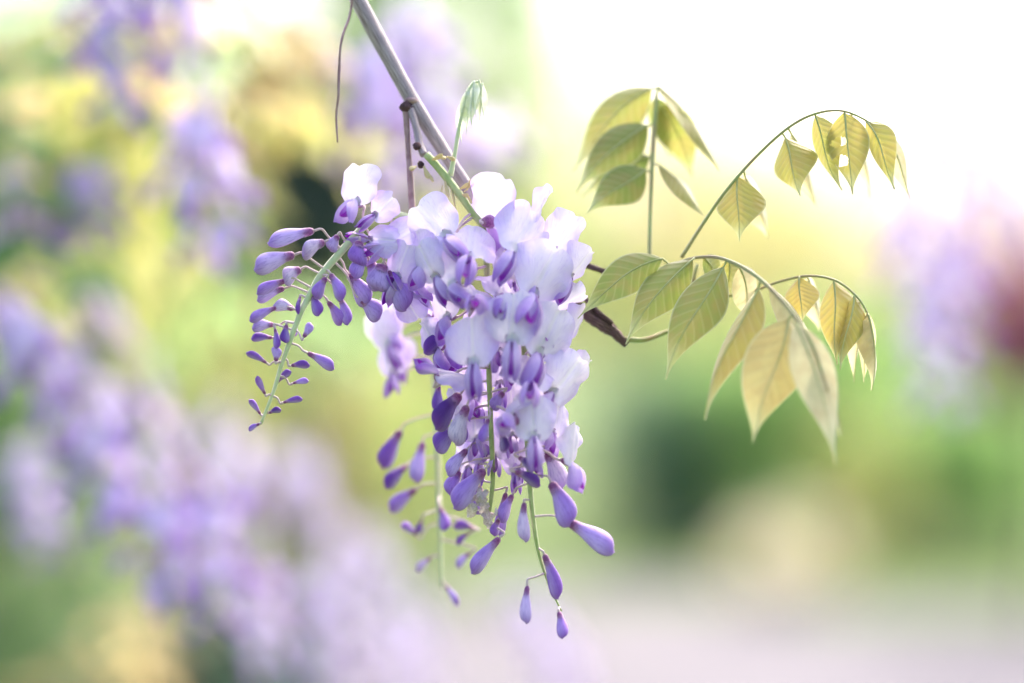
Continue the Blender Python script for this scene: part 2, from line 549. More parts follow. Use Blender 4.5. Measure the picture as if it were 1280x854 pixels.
class Raceme:
    def __init__(self, name, label, pts, radii, mat, group=None):
        self.path = catmull([P(*p) for p in pts], 48)
        self.loc = self.path[0].copy()
        self.e = thing(name, label, 'flower', self.loc, group)
        obj('flower_stalk', tube('flower_stalk', self.path, radii, mat, 8, 0.08, 3, self.loc), self.e)

    def pedicel(self, end, attach, out, parent, inv, r=0.55):
        a = attach
        L = (end - a).length
        mid = a.lerp(end, 0.5) + Vector((0, 0, 0.10 * L)) + out * 0.0
        path = catmull([a, mid, end - out * min(0.25 * L, 0.003), end], 9)
        v, f, u = tube_data(path, [r * mm, r * 0.85 * mm, r * 1.2 * mm], 6)
        obj('pedicel', mesh('pedicel', [inv @ p for p in v], f, M_PED, u), parent)

    def attach(self, p, lift=0.30):
        # stalks leave the axis a little above the level at which they hold the flower
        q = nearest(self.path, p)
        dd = (p - q).length
        return nearest(self.path, p + Vector((0, 0, lift * dd)))

    def flower(self, px, py, dY, wpx, roll=0, yaw=0, pitch=0, tone=0.2, v=None, wv=None, ped=True, att=None):
        Y = FOCUS + dY * mm
        p = P(px, py, Y)
        s = wpx / 68.0 * Y
        R = (Matrix.Rotation(math.radians(roll), 3, 'Y') @ Matrix.Rotation(math.radians(yaw), 3, 'Z')
             @ Matrix.Rotation(math.radians(-pitch), 3, 'X'))
        M = Matrix.Translation(p - self.loc) @ R.to_4x4() @ Matrix.Scale(s, 4)
        v = rng.randrange(NV) if v is None else v
        wv = rng.randrange(6) if wv is None else wv
        f = bpy.data.objects.new('flower', None); f.empty_display_size = 0.005
        COL.objects.link(f); f.parent = self.e; f.matrix_local = M
        obj('banner_petal', BANNERS[v], f, tone=tone)
        for k in (0, 1): obj('wing_petal', WINGS[wv][k], f, tone=max(0, min(1, tone + rng.uniform(-0.14, 0.12))))
        obj('keel_petal', KEELS[wv], f, tone=tone)
        obj('calyx', CALYX, f)
        if ped:
            W = Matrix.Translation(self.loc) @ M
            end = W @ Vector((0, 4.7 * mm, -1.4 * mm)); out = (R @ Vector((0, -1, 0))).normalized()
            a = P(*att) if att else self.attach(end)
            self.pedicel(end, a, out, f, W.inverted(), 0.6)
        return f

    def bud(self, bx, by, tx, ty, wpx, tone, dY=0, dYt=None, att=None, ped=True):
        Y = FOCUS + dY * mm; Yt = Y + (dYt if dYt is not None else rng.uniform(-6, 3)) * mm
        b = P(bx, by, Y); t = P(tx, ty, Yt)
        ax = t - b; L = ax.length
        L2 = L * 1.02
        # the bud's bend plane lies across the view: back of the bud up or down as it hangs
        toward = Vector((0, 0, -1)) if abs(ax.normalized().z) < 0.8 else Vector((-1 if ax.x > 0 else 1, 0, 0))
        F = frame(ax, toward, rng.uniform(-0.5, 0.5))
        r = S(wpx, Y) * 0.5
        M = Matrix.Translation(b - self.loc) @ F.to_4x4() @ Matrix.Diagonal((r, r, L2, 1))
        o = obj('bud', BUDS[rng.randrange(4)], self.e, M, tone=tone)
        c = obj('calyx', BUDCAL, o, Matrix.Translation((0, 0, -0.05)) @ Matrix.Diagonal((1.0, 0.86, min(0.27, 0.0030 / L2 + 0.07), 1)))
        if ped:
            W = Matrix.Translation(self.loc) @ M
            end = W @ Vector((0, 0, -0.06)); out = ax.normalized()
            a = P(*att) if att else self.attach(end)
            self.pedicel(end, a, out, o, W.inverted(), 0.5)
        return o

# ==================================================================================== SETTING
def mat_ground(name, c1, c2, c3, sc=3.0):
    m, nt, _, _ = new_mat(name)
    tc = nt.nodes.new('ShaderNodeTexCoord')
    n1 = noise(nt, tc.outputs['Object'], sc, 5); n2 = noise(nt, tc.outputs['Object'], sc * 40, 3)
    col = mixc(nt, smooth_(nt, n1, 0.35, 0.65), c1, c2)
    col = mixc(nt, smooth_(nt, n2, 0.5, 0.75), col, c3)
    finish(nt, col, 0.9, 0, normal=bump(nt, n2, 0.6, 0.02), spec=0.2)
    return m


M_GRASS = mat_ground('grass_ground', (0.07, 0.13, 0.035), (0.12, 0.17, 0.05), (0.10, 0.09, 0.05), 0.8)
M_PATH = mat_ground('path_gravel', (0.125, 0.118, 0.138), (0.175, 0.166, 0.185), (0.10, 0.09, 0.105), 0.6)


def sheet(name, corners, z, mat, kind='structure', sub=24):
    (x0, y0), (x1, y1) = corners
    vs_, fs = [], []
    for j in range(sub + 1):
        for i in range(sub + 1):
            x = x0 + (x1 - x0) * i / sub; y = y0 + (y1 - y0) * j / sub
            vs_.append((x, y, z))
    o = obj(name, mesh(name, vs_, grid_faces(sub + 1, sub + 1), mat), None)
    o['kind'] = kind
    return o


sheet('ground', ((-600, -600), (600, 900)), 0.0, M_GRASS)
def uneven_sheet(name, y0, y1, x0, x1, z, mat, amp, seed):
    q = random.Random(seed); n = 60; V, F = [], []
    ph = [q.uniform(0, 6) for _ in range(4)]
    for i in range(n + 1):
        x = x0 + (x1 - x0) * i / n
        e = amp * (math.sin(x * 0.9 + ph[0]) + 0.6 * math.sin(x * 2.1 + ph[1]) + 0.3 * math.sin(x * 5 + ph[2]))
        V += [(x, y0 + 0.3 * e, z), (x, y1 + e, z)]
    for i in range(n): F.append((2 * i, 2 * i + 2, 2 * i + 3, 2 * i + 1))
    o = obj(name, mesh(name, V, F, mat)); o['kind'] = 'structure'
uneven_sheet('path', 2.2, 13.2, -9.0, 14.0, 0.006, M_PATH, 0.55, 4)


def leaf_mat(name, c1, c2, trans=0.45, sc=0.9):
    m, nt, _, _ = new_mat(name)
    tc = nt.nodes.new('ShaderNodeTexCoord')
    geo = nt.nodes.new('ShaderNodeNewGeometry')
    n1 = noise(nt, tc.outputs['Object'], sc, 3)
    f = math_(nt, 'MULTIPLY_ADD', geo.outputs['Random Per Island'], 0.7, math_(nt, 'MULTIPLY', n1, 0.5), clamp=True)
    col = mixc(nt, f, c1, c2)
    finish(nt, col, 0.42, trans, spec=0.45)
    return m


def leaf_cloud(n, blobs, size, seed, aspect=0.5, droop=0.2):
    """n bent leaf blades scattered through ellipsoid clumps; blobs: (cx,cy,cz,rx,ry,rz)"""
    g = np.random.default_rng(seed)
    wts = np.array([b[3] * b[4] * b[5] for b in blobs]) ** 0.67; wts /= wts.sum()
    k = g.choice(len(blobs), n, p=wts)
    B = np.array(blobs)[k]
    dirs = g.normal(size=(n, 3)); dirs /= np.linalg.norm(dirs, axis=1)[:, None]
    rad = g.random(n) ** 0.45 * (1 + 0.12 * g.normal(size=n))
    C = B[:, :3] + dirs * B[:, 3:] * rad[:, None]
    ax = dirs * 0.7 + g.normal(size=(n, 3)) * 0.7; ax[:, 2] -= droop
    ax /= np.linalg.norm(ax, axis=1)[:, None]
    up = g.normal(size=(n, 3)); up[:, 2] += 0.9
    sd = np.cross(ax, up); sd /= np.linalg.norm(sd, axis=1)[:, None] + 1e-9
    nr = np.cross(sd, ax)
    L = size * (0.6 + 0.8 * g.random(n))[:, None]; W = L * aspect
    v = np.stack([C - ax * L * 0.5, C - ax * L * 0.08 + sd * W * 0.5 + nr * W * 0.12, C + ax * L * 0.5 - nr * L * 0.12,
                  C - ax * L * 0.08 - sd * W * 0.5 + nr * W * 0.12], 1).reshape(-1, 3)
    f = np.arange(n * 4).reshape(n, 4)
    f = np.concatenate([f[:, [0, 1, 2]], f[:, [0, 2, 3]]])
    return v, f


def cloud_mesh(name, v, f, mat):
    me = bpy.data.meshes.new(name)
    me.vertices.add(len(v)); me.vertices.foreach_set('co', np.asarray(v, dtype=np.float32).ravel())
    me.loops.add(f.size); me.loops.foreach_set('vertex_index', f.ravel().astype(np.int32))
    me.polygons.add(len(f)); me.polygons.foreach_set('loop_start', np.arange(0, f.size, f.shape[1], dtype=np.int32))
    me.materials.append(mat)
    me.update(calc_edges=True)
    return me


def clumps(rx, ry, z0, z1, n, r, seed, taper=0.5):
    q = random.Random(seed); out = []
    for _ in range(n):
        a = q.uniform(0, 6.28); rr = math.sqrt(q.random()); t = q.random()
        k = 1 - taper * abs(2 * t - 0.8) ** 2
        s = r * q.uniform(0.6, 1.25)
        out.append((math.cos(a) * rr * rx * k, math.sin(a) * rr * ry * k, z0 + (z1 - z0) * t, s, s, s * 0.8))
    return out


def plant(name, label, cat, x, y, rx, z0, z1, mat, trunk_mat, n, size, seed, nclump=14, rclump=0.4, trunk_r=0.06, group=None,
          taper=0.5, stems=1, ry=None, aspect=0.5):
    e = thing(name, label, cat, (x, y, 0), group)
    bl = clumps(rx, ry or rx, z0, z1, nclump, rclump, seed, taper)
    v, f = leaf_cloud(n, bl, size, seed, aspect)
    obj('crown', cloud_mesh('crown', v, f, mat), e)
    # one mesh: trunk(s) and limbs reaching into the clumps
    q = random.Random(seed + 5)
    V, F, U = [], [], []
    def add(path, radii, seg):
        a, b, c = tube_data(path, radii, seg, 0.1, seed, len(V)); V.extend(a); F.extend(b); U.extend(c)
    tops = []
    for k in range(stems):
        bx = q.uniform(-0.15, 0.15) * (stems > 1) * rx * 2
        top = Vector((bx * 1.4 + q.uniform(-.1, .1) * rx, q.uniform(-.1, .1) * rx, z0 + (z1 - z0) * 0.7))
        mid = Vector((bx + q.uniform(-.08, .08), q.uniform(-.05, .05), z0 * 0.6 + 0.1 * z1))
        pth = catmull([Vector((bx, 0, -0.05)), mid, top], 10)
        add(pth, [trunk_r, trunk_r * 0.75, trunk_r * 0.3], 8); tops.append(pth)
    for b in bl:
        pth = tops[q.randrange(len(tops))]
        s = pth[q.randrange(4, 9)]
        t = Vector(b[:3]); m = s.lerp(t, 0.5) + Vector((0, 0, 0.12 * (t - s).length))
        add(catmull([s, m, t], 6), [trunk_r * 0.32, trunk_r * 0.2, trunk_r * 0.08], 5)
    obj('trunk', mesh('trunk', V, F, trunk_mat, U), e)
    return e


M_BARK = mat_simple('tree_bark', (0.10, 0.075, 0.06), (0.22, 0.17, 0.13), 12, 0.85, 0, 0.8, 0.02)
L_MID = leaf_mat('mid_green_leaf', (0.09, 0.20, 0.06), (0.18, 0.31, 0.10), 0.5)
L_FRESH = leaf_mat('fresh_green_leaf', (0.24, 0.44, 0.13), (0.42, 0.60, 0.24), 0.65)
L_YEL = leaf_mat('yellow_green_leaf', (0.44, 0.46, 0.13), (0.60, 0.57, 0.24), 0.6)
L_SHADE = leaf_mat('shaded_gap_leaf', (0.010, 0.035, 0.024), (0.025, 0.07, 0.042), 0.04)  # near-black: shade inside a green crown, put into the leaf colour
L_DEEP = leaf_mat('deep_green_leaf', (0.07, 0.16, 0.10), (0.14, 0.26, 0.16), 0.45)
L_HIGHLIGHT = leaf_mat('cream_highlight_leaf', (0.78, 0.70, 0.52), (0.88, 0.84, 0.72), 0.65)  # pale cream colour carries a bright background highlight
L_OCH = leaf_mat('ochre_leaf', (0.52, 0.36, 0.16), (0.66, 0.54, 0.28), 0.55)
L_RED = leaf_mat('purple_red_leaf', (0.26, 0.06, 0.12), (0.42, 0.14, 0.22), 0.45)


def wx(px, Y):
    return (px - 640) * PXW * Y


def wz(py, Y):
    return H - (py - 427) * PXW * Y


# trees and shrubs beyond the path
plant('broadleaf_tree', 'tall fresh green broadleaf tree beyond the path behind the branch', 'tree', wx(600, 21), 21, 1.15, 1.7, 5.2, L_FRESH, M_BARK, 2600, 0.16, 1, 22, 0.5, 0.12)
plant('broadleaf_tree', 'green tree beyond the path between the branch and the dark shaded gap', 'tree', wx(430, 23), 23, 1.2, 1.4, 6.0, L_MID, M_BARK, 3600, 0.17, 21, 22, 0.55, 0.14)
plant('yellow_tree', 'sparse pale yellow-green young tree beyond the path', 'tree', wx(800, 24), 24, 1.9, 1.1, 3.7, L_YEL, M_BARK, 1500, 0.17, 2, 24, 0.55, 0.08)
plant('yellow_tree', 'lower pale yellow tree behind the drooping golden leaf', 'tree', wx(985, 26), 26, 1.5, 0.9, 3.0, L_YEL, M_BARK, 1100, 0.17, 22, 20, 0.5, 0.07)
plant('fresh_shrub', 'wide fresh green rounded shrub past the end of the path', 'shrub', wx(1060, 17), 17, 1.7, 0.25, 1.6, L_FRESH, M_BARK, 3600, 0.12, 3, 26, 0.42, 0.02, stems=4, ry=0.7)
plant('fresh_shrub', 'fresh green shrub with low dark base beside the path verge', 'shrub', wx(1200, 15.5), 15.5, 0.7, 0.15, 1.0, L_FRESH, M_BARK, 2000, 0.11, 4, 16, 0.32, 0.03, stems=3)
plant('dark_shrub', 'dense dark evergreen shrub standing at the path edge', 'shrub', wx(822, 16), 16, 0.46, 0.12, 1.1, L_DEEP, M_BARK, 1700, 0.11, 5, 18, 0.32, 0.04, stems=3)
plant('fresh_shrub', 'smaller fresh green shrub between the dark evergreen and the fresh green shrub', 'shrub', wx(925, 16.5), 16.5, 0.6, 0.2, 1.35, L_FRESH, M_BARK, 1600, 0.12, 6, 16, 0.36, 0.03, stems=3)
plant('highlight_shrub', 'low cream shrub put in for the bright highlight at the path end', 'shrub', wx(995, 13.9), 13.9, 0.42, 0.06, 0.45, L_HIGHLIGHT, M_BARK, 700, 0.10, 7, 10, 0.16, 0.02, stems=3)  # added as a pale clump to make the bright highlight here
plant('yellow_shrub', 'small yellow-green shrub beside the low cream highlight shrub', 'shrub', wx(1070, 14.9), 14.9, 0.30, 0.1, 0.8, L_YEL, M_BARK, 700, 0.10, 27, 9, 0.2, 0.02, stems=3)
plant('maple', 'small purple-red maple beside the fresh green shrubs', 'tree', wx(1300, 12), 12, 0.36, 1.25, 1.95, L_RED, M_BARK, 2200, 0.09, 8, 12, 0.22, 0.05)
plant('shaded_gap_tree', 'near-black tree standing in for a shaded gap behind the short hanging raceme', 'tree', wx(380, 6), 6, 0.26, 1.58, 2.1, L_SHADE, M_BARK, 9000, 0.07, 9, 22, 0.15, 0.06)  # dark crown added for the shaded interior of a larger green tree
plant('broadleaf_tree', 'broad fresh green tree behind the tangle of wisteria', 'tree', wx(190, 20), 20, 2.3, 1.0, 6.2, L_FRESH, M_BARK, 2900, 0.17, 10, 26, 0.6, 0.14)
plant('yellow_tree', 'yellow-green bush behind the wisteria tangle', 'shrub', wx(230, 12), 12, 0.9, 0.4, 2.1, L_YEL, M_BARK, 2200, 0.12, 12, 18, 0.35, 0.03, stems=3)
plant('fresh_shrub', 'rounded green bush behind the tip of the short raceme', 'shrub', wx(400, 13), 13, 0.6, 0.7, 1.55, L_FRESH, M_BARK, 1300, 0.12, 13, 14, 0.3, 0.03, stems=3)
plant('yellow_shrub', 'pale yellow-green bush behind the out-of-focus dark buds', 'shrub', wx(520, 14), 14, 0.7, 0.4, 1.5, L_YEL, M_BARK, 1100, 0.12, 23, 14, 0.3, 0.03, stems=3)
plant('mid_shrub', 'dark-leaved low shrub at the foot of the wisteria tangle', 'shrub', wx(225, 5), 5, 0.2, 0.35, 0.85, L_DEEP, M_BARK, 1600, 0.08, 14, 12, 0.14, 0.02, stems=3)
plant('mid_shrub', 'mid green bush at the left of the gravel by the tangle'.replace('at the left of', 'growing in'), 'shrub', wx(20, 7), 7, 0.5, 0.3, 1.5, L_MID, M_BARK, 1800, 0.09, 24, 12, 0.25, 0.03, stems=3)

# ------------------------------------------------------------------ out-of-focus wisteria: racemes of whole small flowers
def joined_flower(k):
    V, F, U, MI = [], [], [], []
    for data, mi in ((banner(90 + k, 1.0, 0.9, 7, 7), 0), (wing(-1, 80 + k, 55, 0.6, 4, 6), 1), (wing(1, 80 + k, 55, 0.6, 4, 6), 1),
                     (keel(k, 55, 5, 6), 2)):
        o = len(V); V += data[0]; U += data[2]; F += [tuple(i + o for i in f) for f in data[1]]; MI += [mi] * len(data[1])
    c = cup(5.2 * mm, 1.7 * mm, 2.7 * mm, 8); o = len(V)
    V += rotv(c[0], CAL_M); U += c[2]; F += [tuple(i + o for i in f) for f in c[1]]; MI += [3] * len(c[1])
    p = tube_data(catmull([Vector((0, 4.6 * mm, -1.4 * mm)), Vector((0, 10 * mm, 1 * mm)), Vector((0, 17 * mm, 0.5 * mm))], 4), [0.6 * mm], 5, off=len(V))
    V += [tuple(x) for x in p[0]]; U += p[2]; F += p[1]; MI += [4] * len(p[1])
    return mesh('flower', V, F, [M_STD, M_WING, M_KEEL, M_CALYX, M_PED], U, MI)


BGF = [joined_flower(k) for k in range(4)]


def bg_raceme(pts, Y, label, group, tone=0.3, dens=1.0, width=1.0, seed=0):
    q = random.Random(seed * 31 + 5)
    path = catmull([P(a, b, Y) for a, b in pts], 40)
    L = sum((path[i + 1] - path[i]).length for i in range(40))
    e = thing('wisteria_raceme', label, 'flower', path[0], group)
    obj('flower_stalk', tube('flower_stalk', path, [1.6 * mm, 1.3 * mm, 0.6 * mm], M_RACH, 6, origin=path[0]), e)
    n = max(8, int(L * 190 * dens))
    for i in range(n):
        s = (i + q.random()) / n
        c = path[min(39, int(s * 40))]
        fade = 1 - 0.75 * max(0, s - 0.55) / 0.45
        an = i * 2.399 + q.uniform(-0.4, 0.4)
        sc = (0.45 + 0.6 * fade) * q.uniform(0.9, 1.1)
        rad = 0.021 * width * (0.5 + 0.6 * fade) * q.uniform(0.75, 1.2)
        out = Vector((math.cos(an), math.sin(an), 0))
        p = c + out * rad + Vector((0, 0, -0.004))
        R = Matrix.Rotation(math.atan2(out.x, -out.y), 3, 'Z') @ Matrix.Rotation(math.radians(q.uniform(-30, 15)), 3, 'X') @ Matrix.Rotation(q.uniform(-.4, .4), 3, 'Y')
        M = Matrix.Translation(p - path[0]) @ R.to_4x4() @ Matrix.Scale(sc, 4)
        obj('flower', BGF[q.randrange(4)], e, M, tone=min(1, max(0, tone + q.uniform(-0.12, 0.12) + 0.35 * (1 - fade))))
    return e


TG = 'racemes in the blurred wisteria tangle'
LG = 'racemes in the slanting wisteria mass'
spec_t = [([(232, -140), (222, -20), (218, 120)], 1.40, .42, 'blurred violet wisteria raceme hanging over the bright sky gaps', .8),
          ([(150, -60), (138, 40), (148, 160)], 1.36, .42, 'slim blurred violet raceme hanging beside the ochre leaved vine', .7),
          ([(228, 150), (258, 230), (272, 340)], 1.34, .38, 'blurred violet raceme beside the dark shaded gap', .8),
          ([(40, 215), (22, 290), (-5, 380)], 1.45, .45, 'blurred violet raceme above the bare brown slanting vine', .8),
          ([(112, 215), (100, 262), (92, 310)], 1.45, .5, 'tiny dark violet raceme tip hanging below the yellow-green vine', .5)]
for i, (pts, Y, tn, lab, wd) in enumerate(spec_t):
    bg_raceme(pts, Y, lab, TG, tn, dens=.75, width=wd, seed=i)
spec_l = [([(10, 390), (40, 450), (75, 520)], 1.36, .46, 'violet raceme uppermost in the slanting blurred mass', .6),
          ([(60, 420), (105, 500), (125, 580)], 1.5, .3, 'lilac raceme along the bare brown vine', .7),
          ([(105, 520), (130, 590), (140, 660)], 1.38, .5, 'short violet raceme under the bare brown vine', .6),
          ([(165, 470), (200, 560), (215, 650)], 1.6, .15, 'pale lilac raceme above the bare brown vine', .7),
          ([(185, 600), (200, 680), (205, 750)], 1.38, .42, 'long violet raceme crossing the bare brown vine', .65),
          ([(240, 610), (262, 690), (270, 790)], 1.42, .46, 'deep violet raceme between the two bare vines', .65),
          ([(260, 520), (300, 600), (315, 680)], 2.0, .10, 'pale raceme beside the thin bare vine', .8),
          ([(300, 690), (325, 770), (335, 850)], 1.6, .25, 'lilac raceme below the thin bare vine', .7),
          ([(355, 560), (395, 640), (410, 730)], 2.1, .04, 'whitish raceme at the end of the slanting mass', .9),
          ([(385, 720), (410, 790), (420, 880)], 1.9, .14, 'pale raceme lowest in the slanting mass', .8),
          ([(440, 660), (470, 750), (480, 860)], 2.3, .05, 'whitish raceme under the dark-budded raceme', .9),
          ([(500, 760), (520, 820), (530, 900)], 2.4, .08, 'faint whitish raceme beside the lowest pale one', .8),
          ([(640, 740), (690, 810), (730, 900)], 2.3, .2, 'faint blue-lilac raceme below the longest tail of buds', .8),
          ([(108, 345), (128, 400), (140, 440)], 1.6, .12, 'small pale raceme above the thin bare vine', .7),
          ([(20, 560), (50, 640), (60, 700)], 1.8, .3, 'dull violet raceme in front of the green leafy vine', .6)]
for i, (pts, Y, tn, lab, wd) in enumerate(spec_l):
    bg_raceme(pts, Y, lab, LG, tn, dens=.62, width=wd, seed=20 + i)
bg_raceme([(452, 70), (466, 150), (482, 270)], 1.45, 'blurred violet wisteria raceme behind the thin hanging twig', None, .42, dens=.8, width=.8, seed=41)
bg_raceme([(510, 20), (535, 120), (545, 260)], 1.55, 'blurred pale wisteria raceme behind the smooth grey branch', None, .15, dens=.8, width=.8, seed=42)
bg_raceme([(598, 150), (602, 180), (604, 215)], 1.6, 'small blurred pale flower tip behind the folded young shoot', None, .05, dens=.8, seed=43)
bg_raceme([(1150, 170), (1165, 300), (1172, 400), (1178, 520)], 1.72, 'large blurred lilac raceme hanging alone beside the drooping leaves', None, .3, dens=1.0, width=1.3, seed=44)
bg_raceme([(1110, -40), (1130, 30), (1170, 130)], 2.2, 'faint pale raceme hanging against the bright sky', None, .05, dens=.7, seed=45)
bg_raceme([(1230, 170), (1255, 250), (1270, 330)], 2.3, 'faint pale raceme in front of the purple-red maple', None, .1, seed=46)

def leaflet_data(base, tip, width, roll=0.0, fold=0.5, bow=0.12, side=0.0, nu=9, nv=17, seed=0, shape=0.38, toward=Vector((0, -1, 0)), tail=1.0, holes=None):
    """an ovate, tapering blade folded along its midrib; returns blade (v,f,uv) and midrib path"""
    q = random.Random(seed)
    ax = tip - base; L = ax.length; d = ax.normalized()
    nrm = toward - d * toward.dot(d); nrm.normalize()
    nrm = Quaternion(d, roll) @ nrm
    sd = d.cross(nrm)
    ctrl = base.lerp(tip, 0.45) + nrm * bow * L + sd * side * L
    ph = q.uniform(0, 6); ph2 = q.uniform(0, 6)
    V, U, mid = [], [], []
    for j in range(nv):
        s = j / (nv - 1)
        c = base * (1 - s) ** 2 + ctrl * 2 * s * (1 - s) + tip * s * s + sd * (0.022 * L * math.sin(2 * math.pi * s) * math.sin(ph2))
        tg = ((ctrl - base) * (1 - s) + (tip - ctrl) * s).normalized()
        nn = (nrm - tg * nrm.dot(tg)).normalized(); ss = tg.cross(nn)
        w = math.sin(math.pi / 2 * s / 0.36) ** 0.7 if s < 0.36 else math.cos(math.pi / 2 * (s - 0.36) / 0.64) ** 1.6
        if s > 0.7: w = max(w, 0.15 * tail * ((1 - s) / 0.30) ** 0.8 + 0.012)
        w = max(w, 0.03) * width * 0.5
        mid.append(c)
        for i in range(nu):
            t = -1 + 2 * i / (nu - 1)
            fa = fold * (0.8 + 0.3 * math.sin(ph))
            h = -abs(t) * w * math.sin(fa) + 0.10 * w * abs(t) ** 2 * 2 * math.cos(2 * s + ph) \
                + 0.05 * width * math.sin(7 * s + ph2 + (1.2 if t > 0 else 0)) * t * t
            V.append(c + ss * (t * w * math.cos(fa)) + nn * h)
            U.append((0.5 + 0.5 * t, s))
    F = []
    for j in range(nv - 1):
        for i in range(nu - 1):
            if holes and any(((i + .5) / (nu - 1) - hx) ** 2 / hr ** 2 + ((j + .5) / (nv - 1) - hy) ** 2 / (hr * .32) ** 2 < 1 for hx, hy, hr in holes):
                continue
            a = j * nu + i
            F.append((a, a + 1, a + nu + 1, a + nu))
    return V, F, U, mid, nrm


# leafy sprays of the blurred tangle
M_VINE = mat_simple('vine_bark', (0.16, 0.10, 0.11), (0.30, 0.21, 0.20), 60, 0.7, 0, 0.5, 0.002)


def pinnate(seed, mat, n=4, L=0.13, leaf=0.048):
    """a hanging pinnate leaf as one mesh: stalk from the origin along +X drooping to -Z, paired leaflets"""
    q = random.Random(seed)
    path = catmull([Vector((0, 0, 0)), Vector((L * .35, 0, L * .10)), Vector((L * .75, 0, -L * .08)), Vector((L, 0, -L * .38))], 12)
    V, F, U = tube_data(path, [0.9 * mm, 0.5 * mm], 5)
    V = list(V); MI = [1] * len(F)
    spots = [(path[3 + int(k / n * 9)], sd) for k in range(n) for sd in (-1, 1)] + [(path[-1], 0)]
    for base, sd in spots:
        d = Vector((0.35 if sd else 0.6, sd * 0.75, -0.55 + q.uniform(-.35, .2))).normalized()
        ln = leaf * q.uniform(.8, 1.15)
        v, f, u, _, _ = leaflet_data(base, base + d * ln, ln * 0.42, q.uniform(-.3, .3), .35, .1, 0, 3, 7, q.randrange(999), toward=Vector((.2, 0, 1)))
        o = len(V); V += v; U += u; F += [tuple(i + o for i in x) for x in f]; MI += [0] * len(f)
    return mesh('compound_leaf', V, F, [mat, M_STALK], U, MI)


_pin = {}
def spray(pts, Y, mat, n, size, label, seed, rad=0.05, group=None):
    path = catmull([P(a, b, Y) for a, b in pts], 24)
    e = thing('leafy_vine', label, 'vine', path[0], group)
    obj('stem', tube('stem', path, [3 * mm, 2.2 * mm, 1.2 * mm], M_VINE, 6, 0.1, seed, path[0]), e)
    q = random.Random(seed)
    if mat.name not in _pin:
        _pin[mat.name] = [pinnate(k, mat) for k in range(3)]
    k = max(3, n // 7)
    for i in range(k):
        c = path[2 + int((i + .5) / k * 22)] - path[0]
        R = Matrix.Rotation(i * 2.4 + q.uniform(-.4, .4) + seed, 4, 'Z') @ Matrix.Rotation(q.uniform(-.2, .7), 4, 'Y')
        obj('compound_leaf', _pin[mat.name][q.randrange(3)], e, Matrix.Translation(c) @ R @ Matrix.Scale(size / 0.05 * q.uniform(.8, 1.2), 4))
    return e


SP = 'leafy wisteria vine crossing the blurred tangle'
spray([(-60, 60), (40, 40), (140, 60), (250, -20)], 2.4, L_FRESH, 150, 0.05, 'fresh green leafy vine at the top of the tangle', 1, 0.06)
spray([(-60, 190), (40, 170), (120, 150), (200, 190)], 2.0, L_YEL, 110, 0.05, 'yellow-green leafy vine crossing behind the upper racemes', 2, 0.06)
spray([(300, -40), (330, 20), (370, 60), (410, 90)], 1.5, L_OCH, 34, 0.045, 'ochre young leaves beside the thin hanging twig', 3, 0.035)
spray([(-40, 90), (30, 70), (70, 75), (110, 60)], 1.5, L_OCH, 26, 0.04, 'ochre leaved vine among the fresh green leaves', 8, 0.03)
spray([(312, 30), (318, 110), (308, 190), (292, 300)], 1.5, L_FRESH, 30, 0.032, 'fresh green vine beside the dark shaded gap', 4, 0.035)
spray([(-50, 140), (30, 140), (90, 125), (130, 140)], 1.5, L_MID, 34, 0.05, 'mid green leafy vine low in the upper tangle', 5, 0.035)
spray([(-40, 420), (20, 480), (40, 560), (60, 700)], 2.4, L_MID, 150, 0.055, 'green leafy vine behind the slanting racemes', 6, 0.07)
spray([(-40, 640), (60, 700), (130, 780), (160, 880)], 2.6, L_OCH, 40, 0.055, 'ochre leafy vine under the slanting racemes', 7, 0.08)
spray([(60, 30), (95, 60), (120, 40), (170, 20)], 1.45, L_YEL, 34, 0.045, 'bright yellow-green leaves beside the slim violet raceme', 31, 0.04)
spray([(180, 120), (230, 150), (260, 140), (320, 170)], 1.6, L_YEL, 50, 0.045, 'bright yellow-green leaves between the two violet racemes', 32, 0.05)
spray([(0, 330), (60, 300), (130, 290), (200, 330)], 2.8, L_YEL, 90, 0.055, 'pale yellow-green vine below the tiny raceme tip', 33, 0.06)
spray([(310, 330), (320, 370), (330, 400), (300, 440)], 2.6, L_FRESH, 40, 0.055, 'fresh green leaves behind the small buds of the short raceme', 34, 0.05)
for i, pts in enumerate(([(10, 330), (120, 520), (230, 700), (330, 880)], [(100, 380), (210, 560), (300, 700), (380, 800)])):
    e = obj('bare_vine', tube('bare_vine', catmull([P(a, b, 1.52 + .05 * i) for a, b in pts], 24), [3 * mm, 2.5 * mm, 1.8 * mm], M_VINE, 7, 0.12, i))
    tag(e, ('bare brown vine slanting through the lilac racemes', 'thin bare vine running above the slanting racemes')[i], 'vine')

# ==================================================================================== FOREGROUND
# ------------------------------------------------------------------ branch
BY = 1.012
br = thing('wisteria_branch', 'smooth grey-purple wisteria branch with a rough broken brown end', 'branch', P(440, -20, BY))
o0 = P(440, -20, BY)
pts = [(432, -30, BY), (470, 42, BY), (512, 120, BY), (555, 190, BY), (600, 258, BY), (650, 322, BY + .006), (700, 368, BY + .004)]
obj('smooth_stem', tube('smooth_stem', catmull([P(*p) for p in pts], 60), [S(10.5), S(10), S(9.5), S(8.5), S(8.5), S(8), S(7)], M_SMOOTH, 14, 0.035, 2, o0), br)
pts = [(690, 360, BY + .003), (716, 381, BY), (742, 398, BY), (765, 414, BY), (784, 431, BY)]
obj('rough_end', tube('rough_end', catmull([P(*p) for p in pts], 40), [S(6), S(8.5), S(7.5), S(9.5), S(7), S(4)], M_ROUGH, 18, 0.24, 5, o0), br)
pts = [(690, 312, BY + .006), (722, 327, BY + .004), (752, 338, BY + .004), (790, 352, BY + .006), (820, 372, BY + .006), (832, 385, BY + .004)]
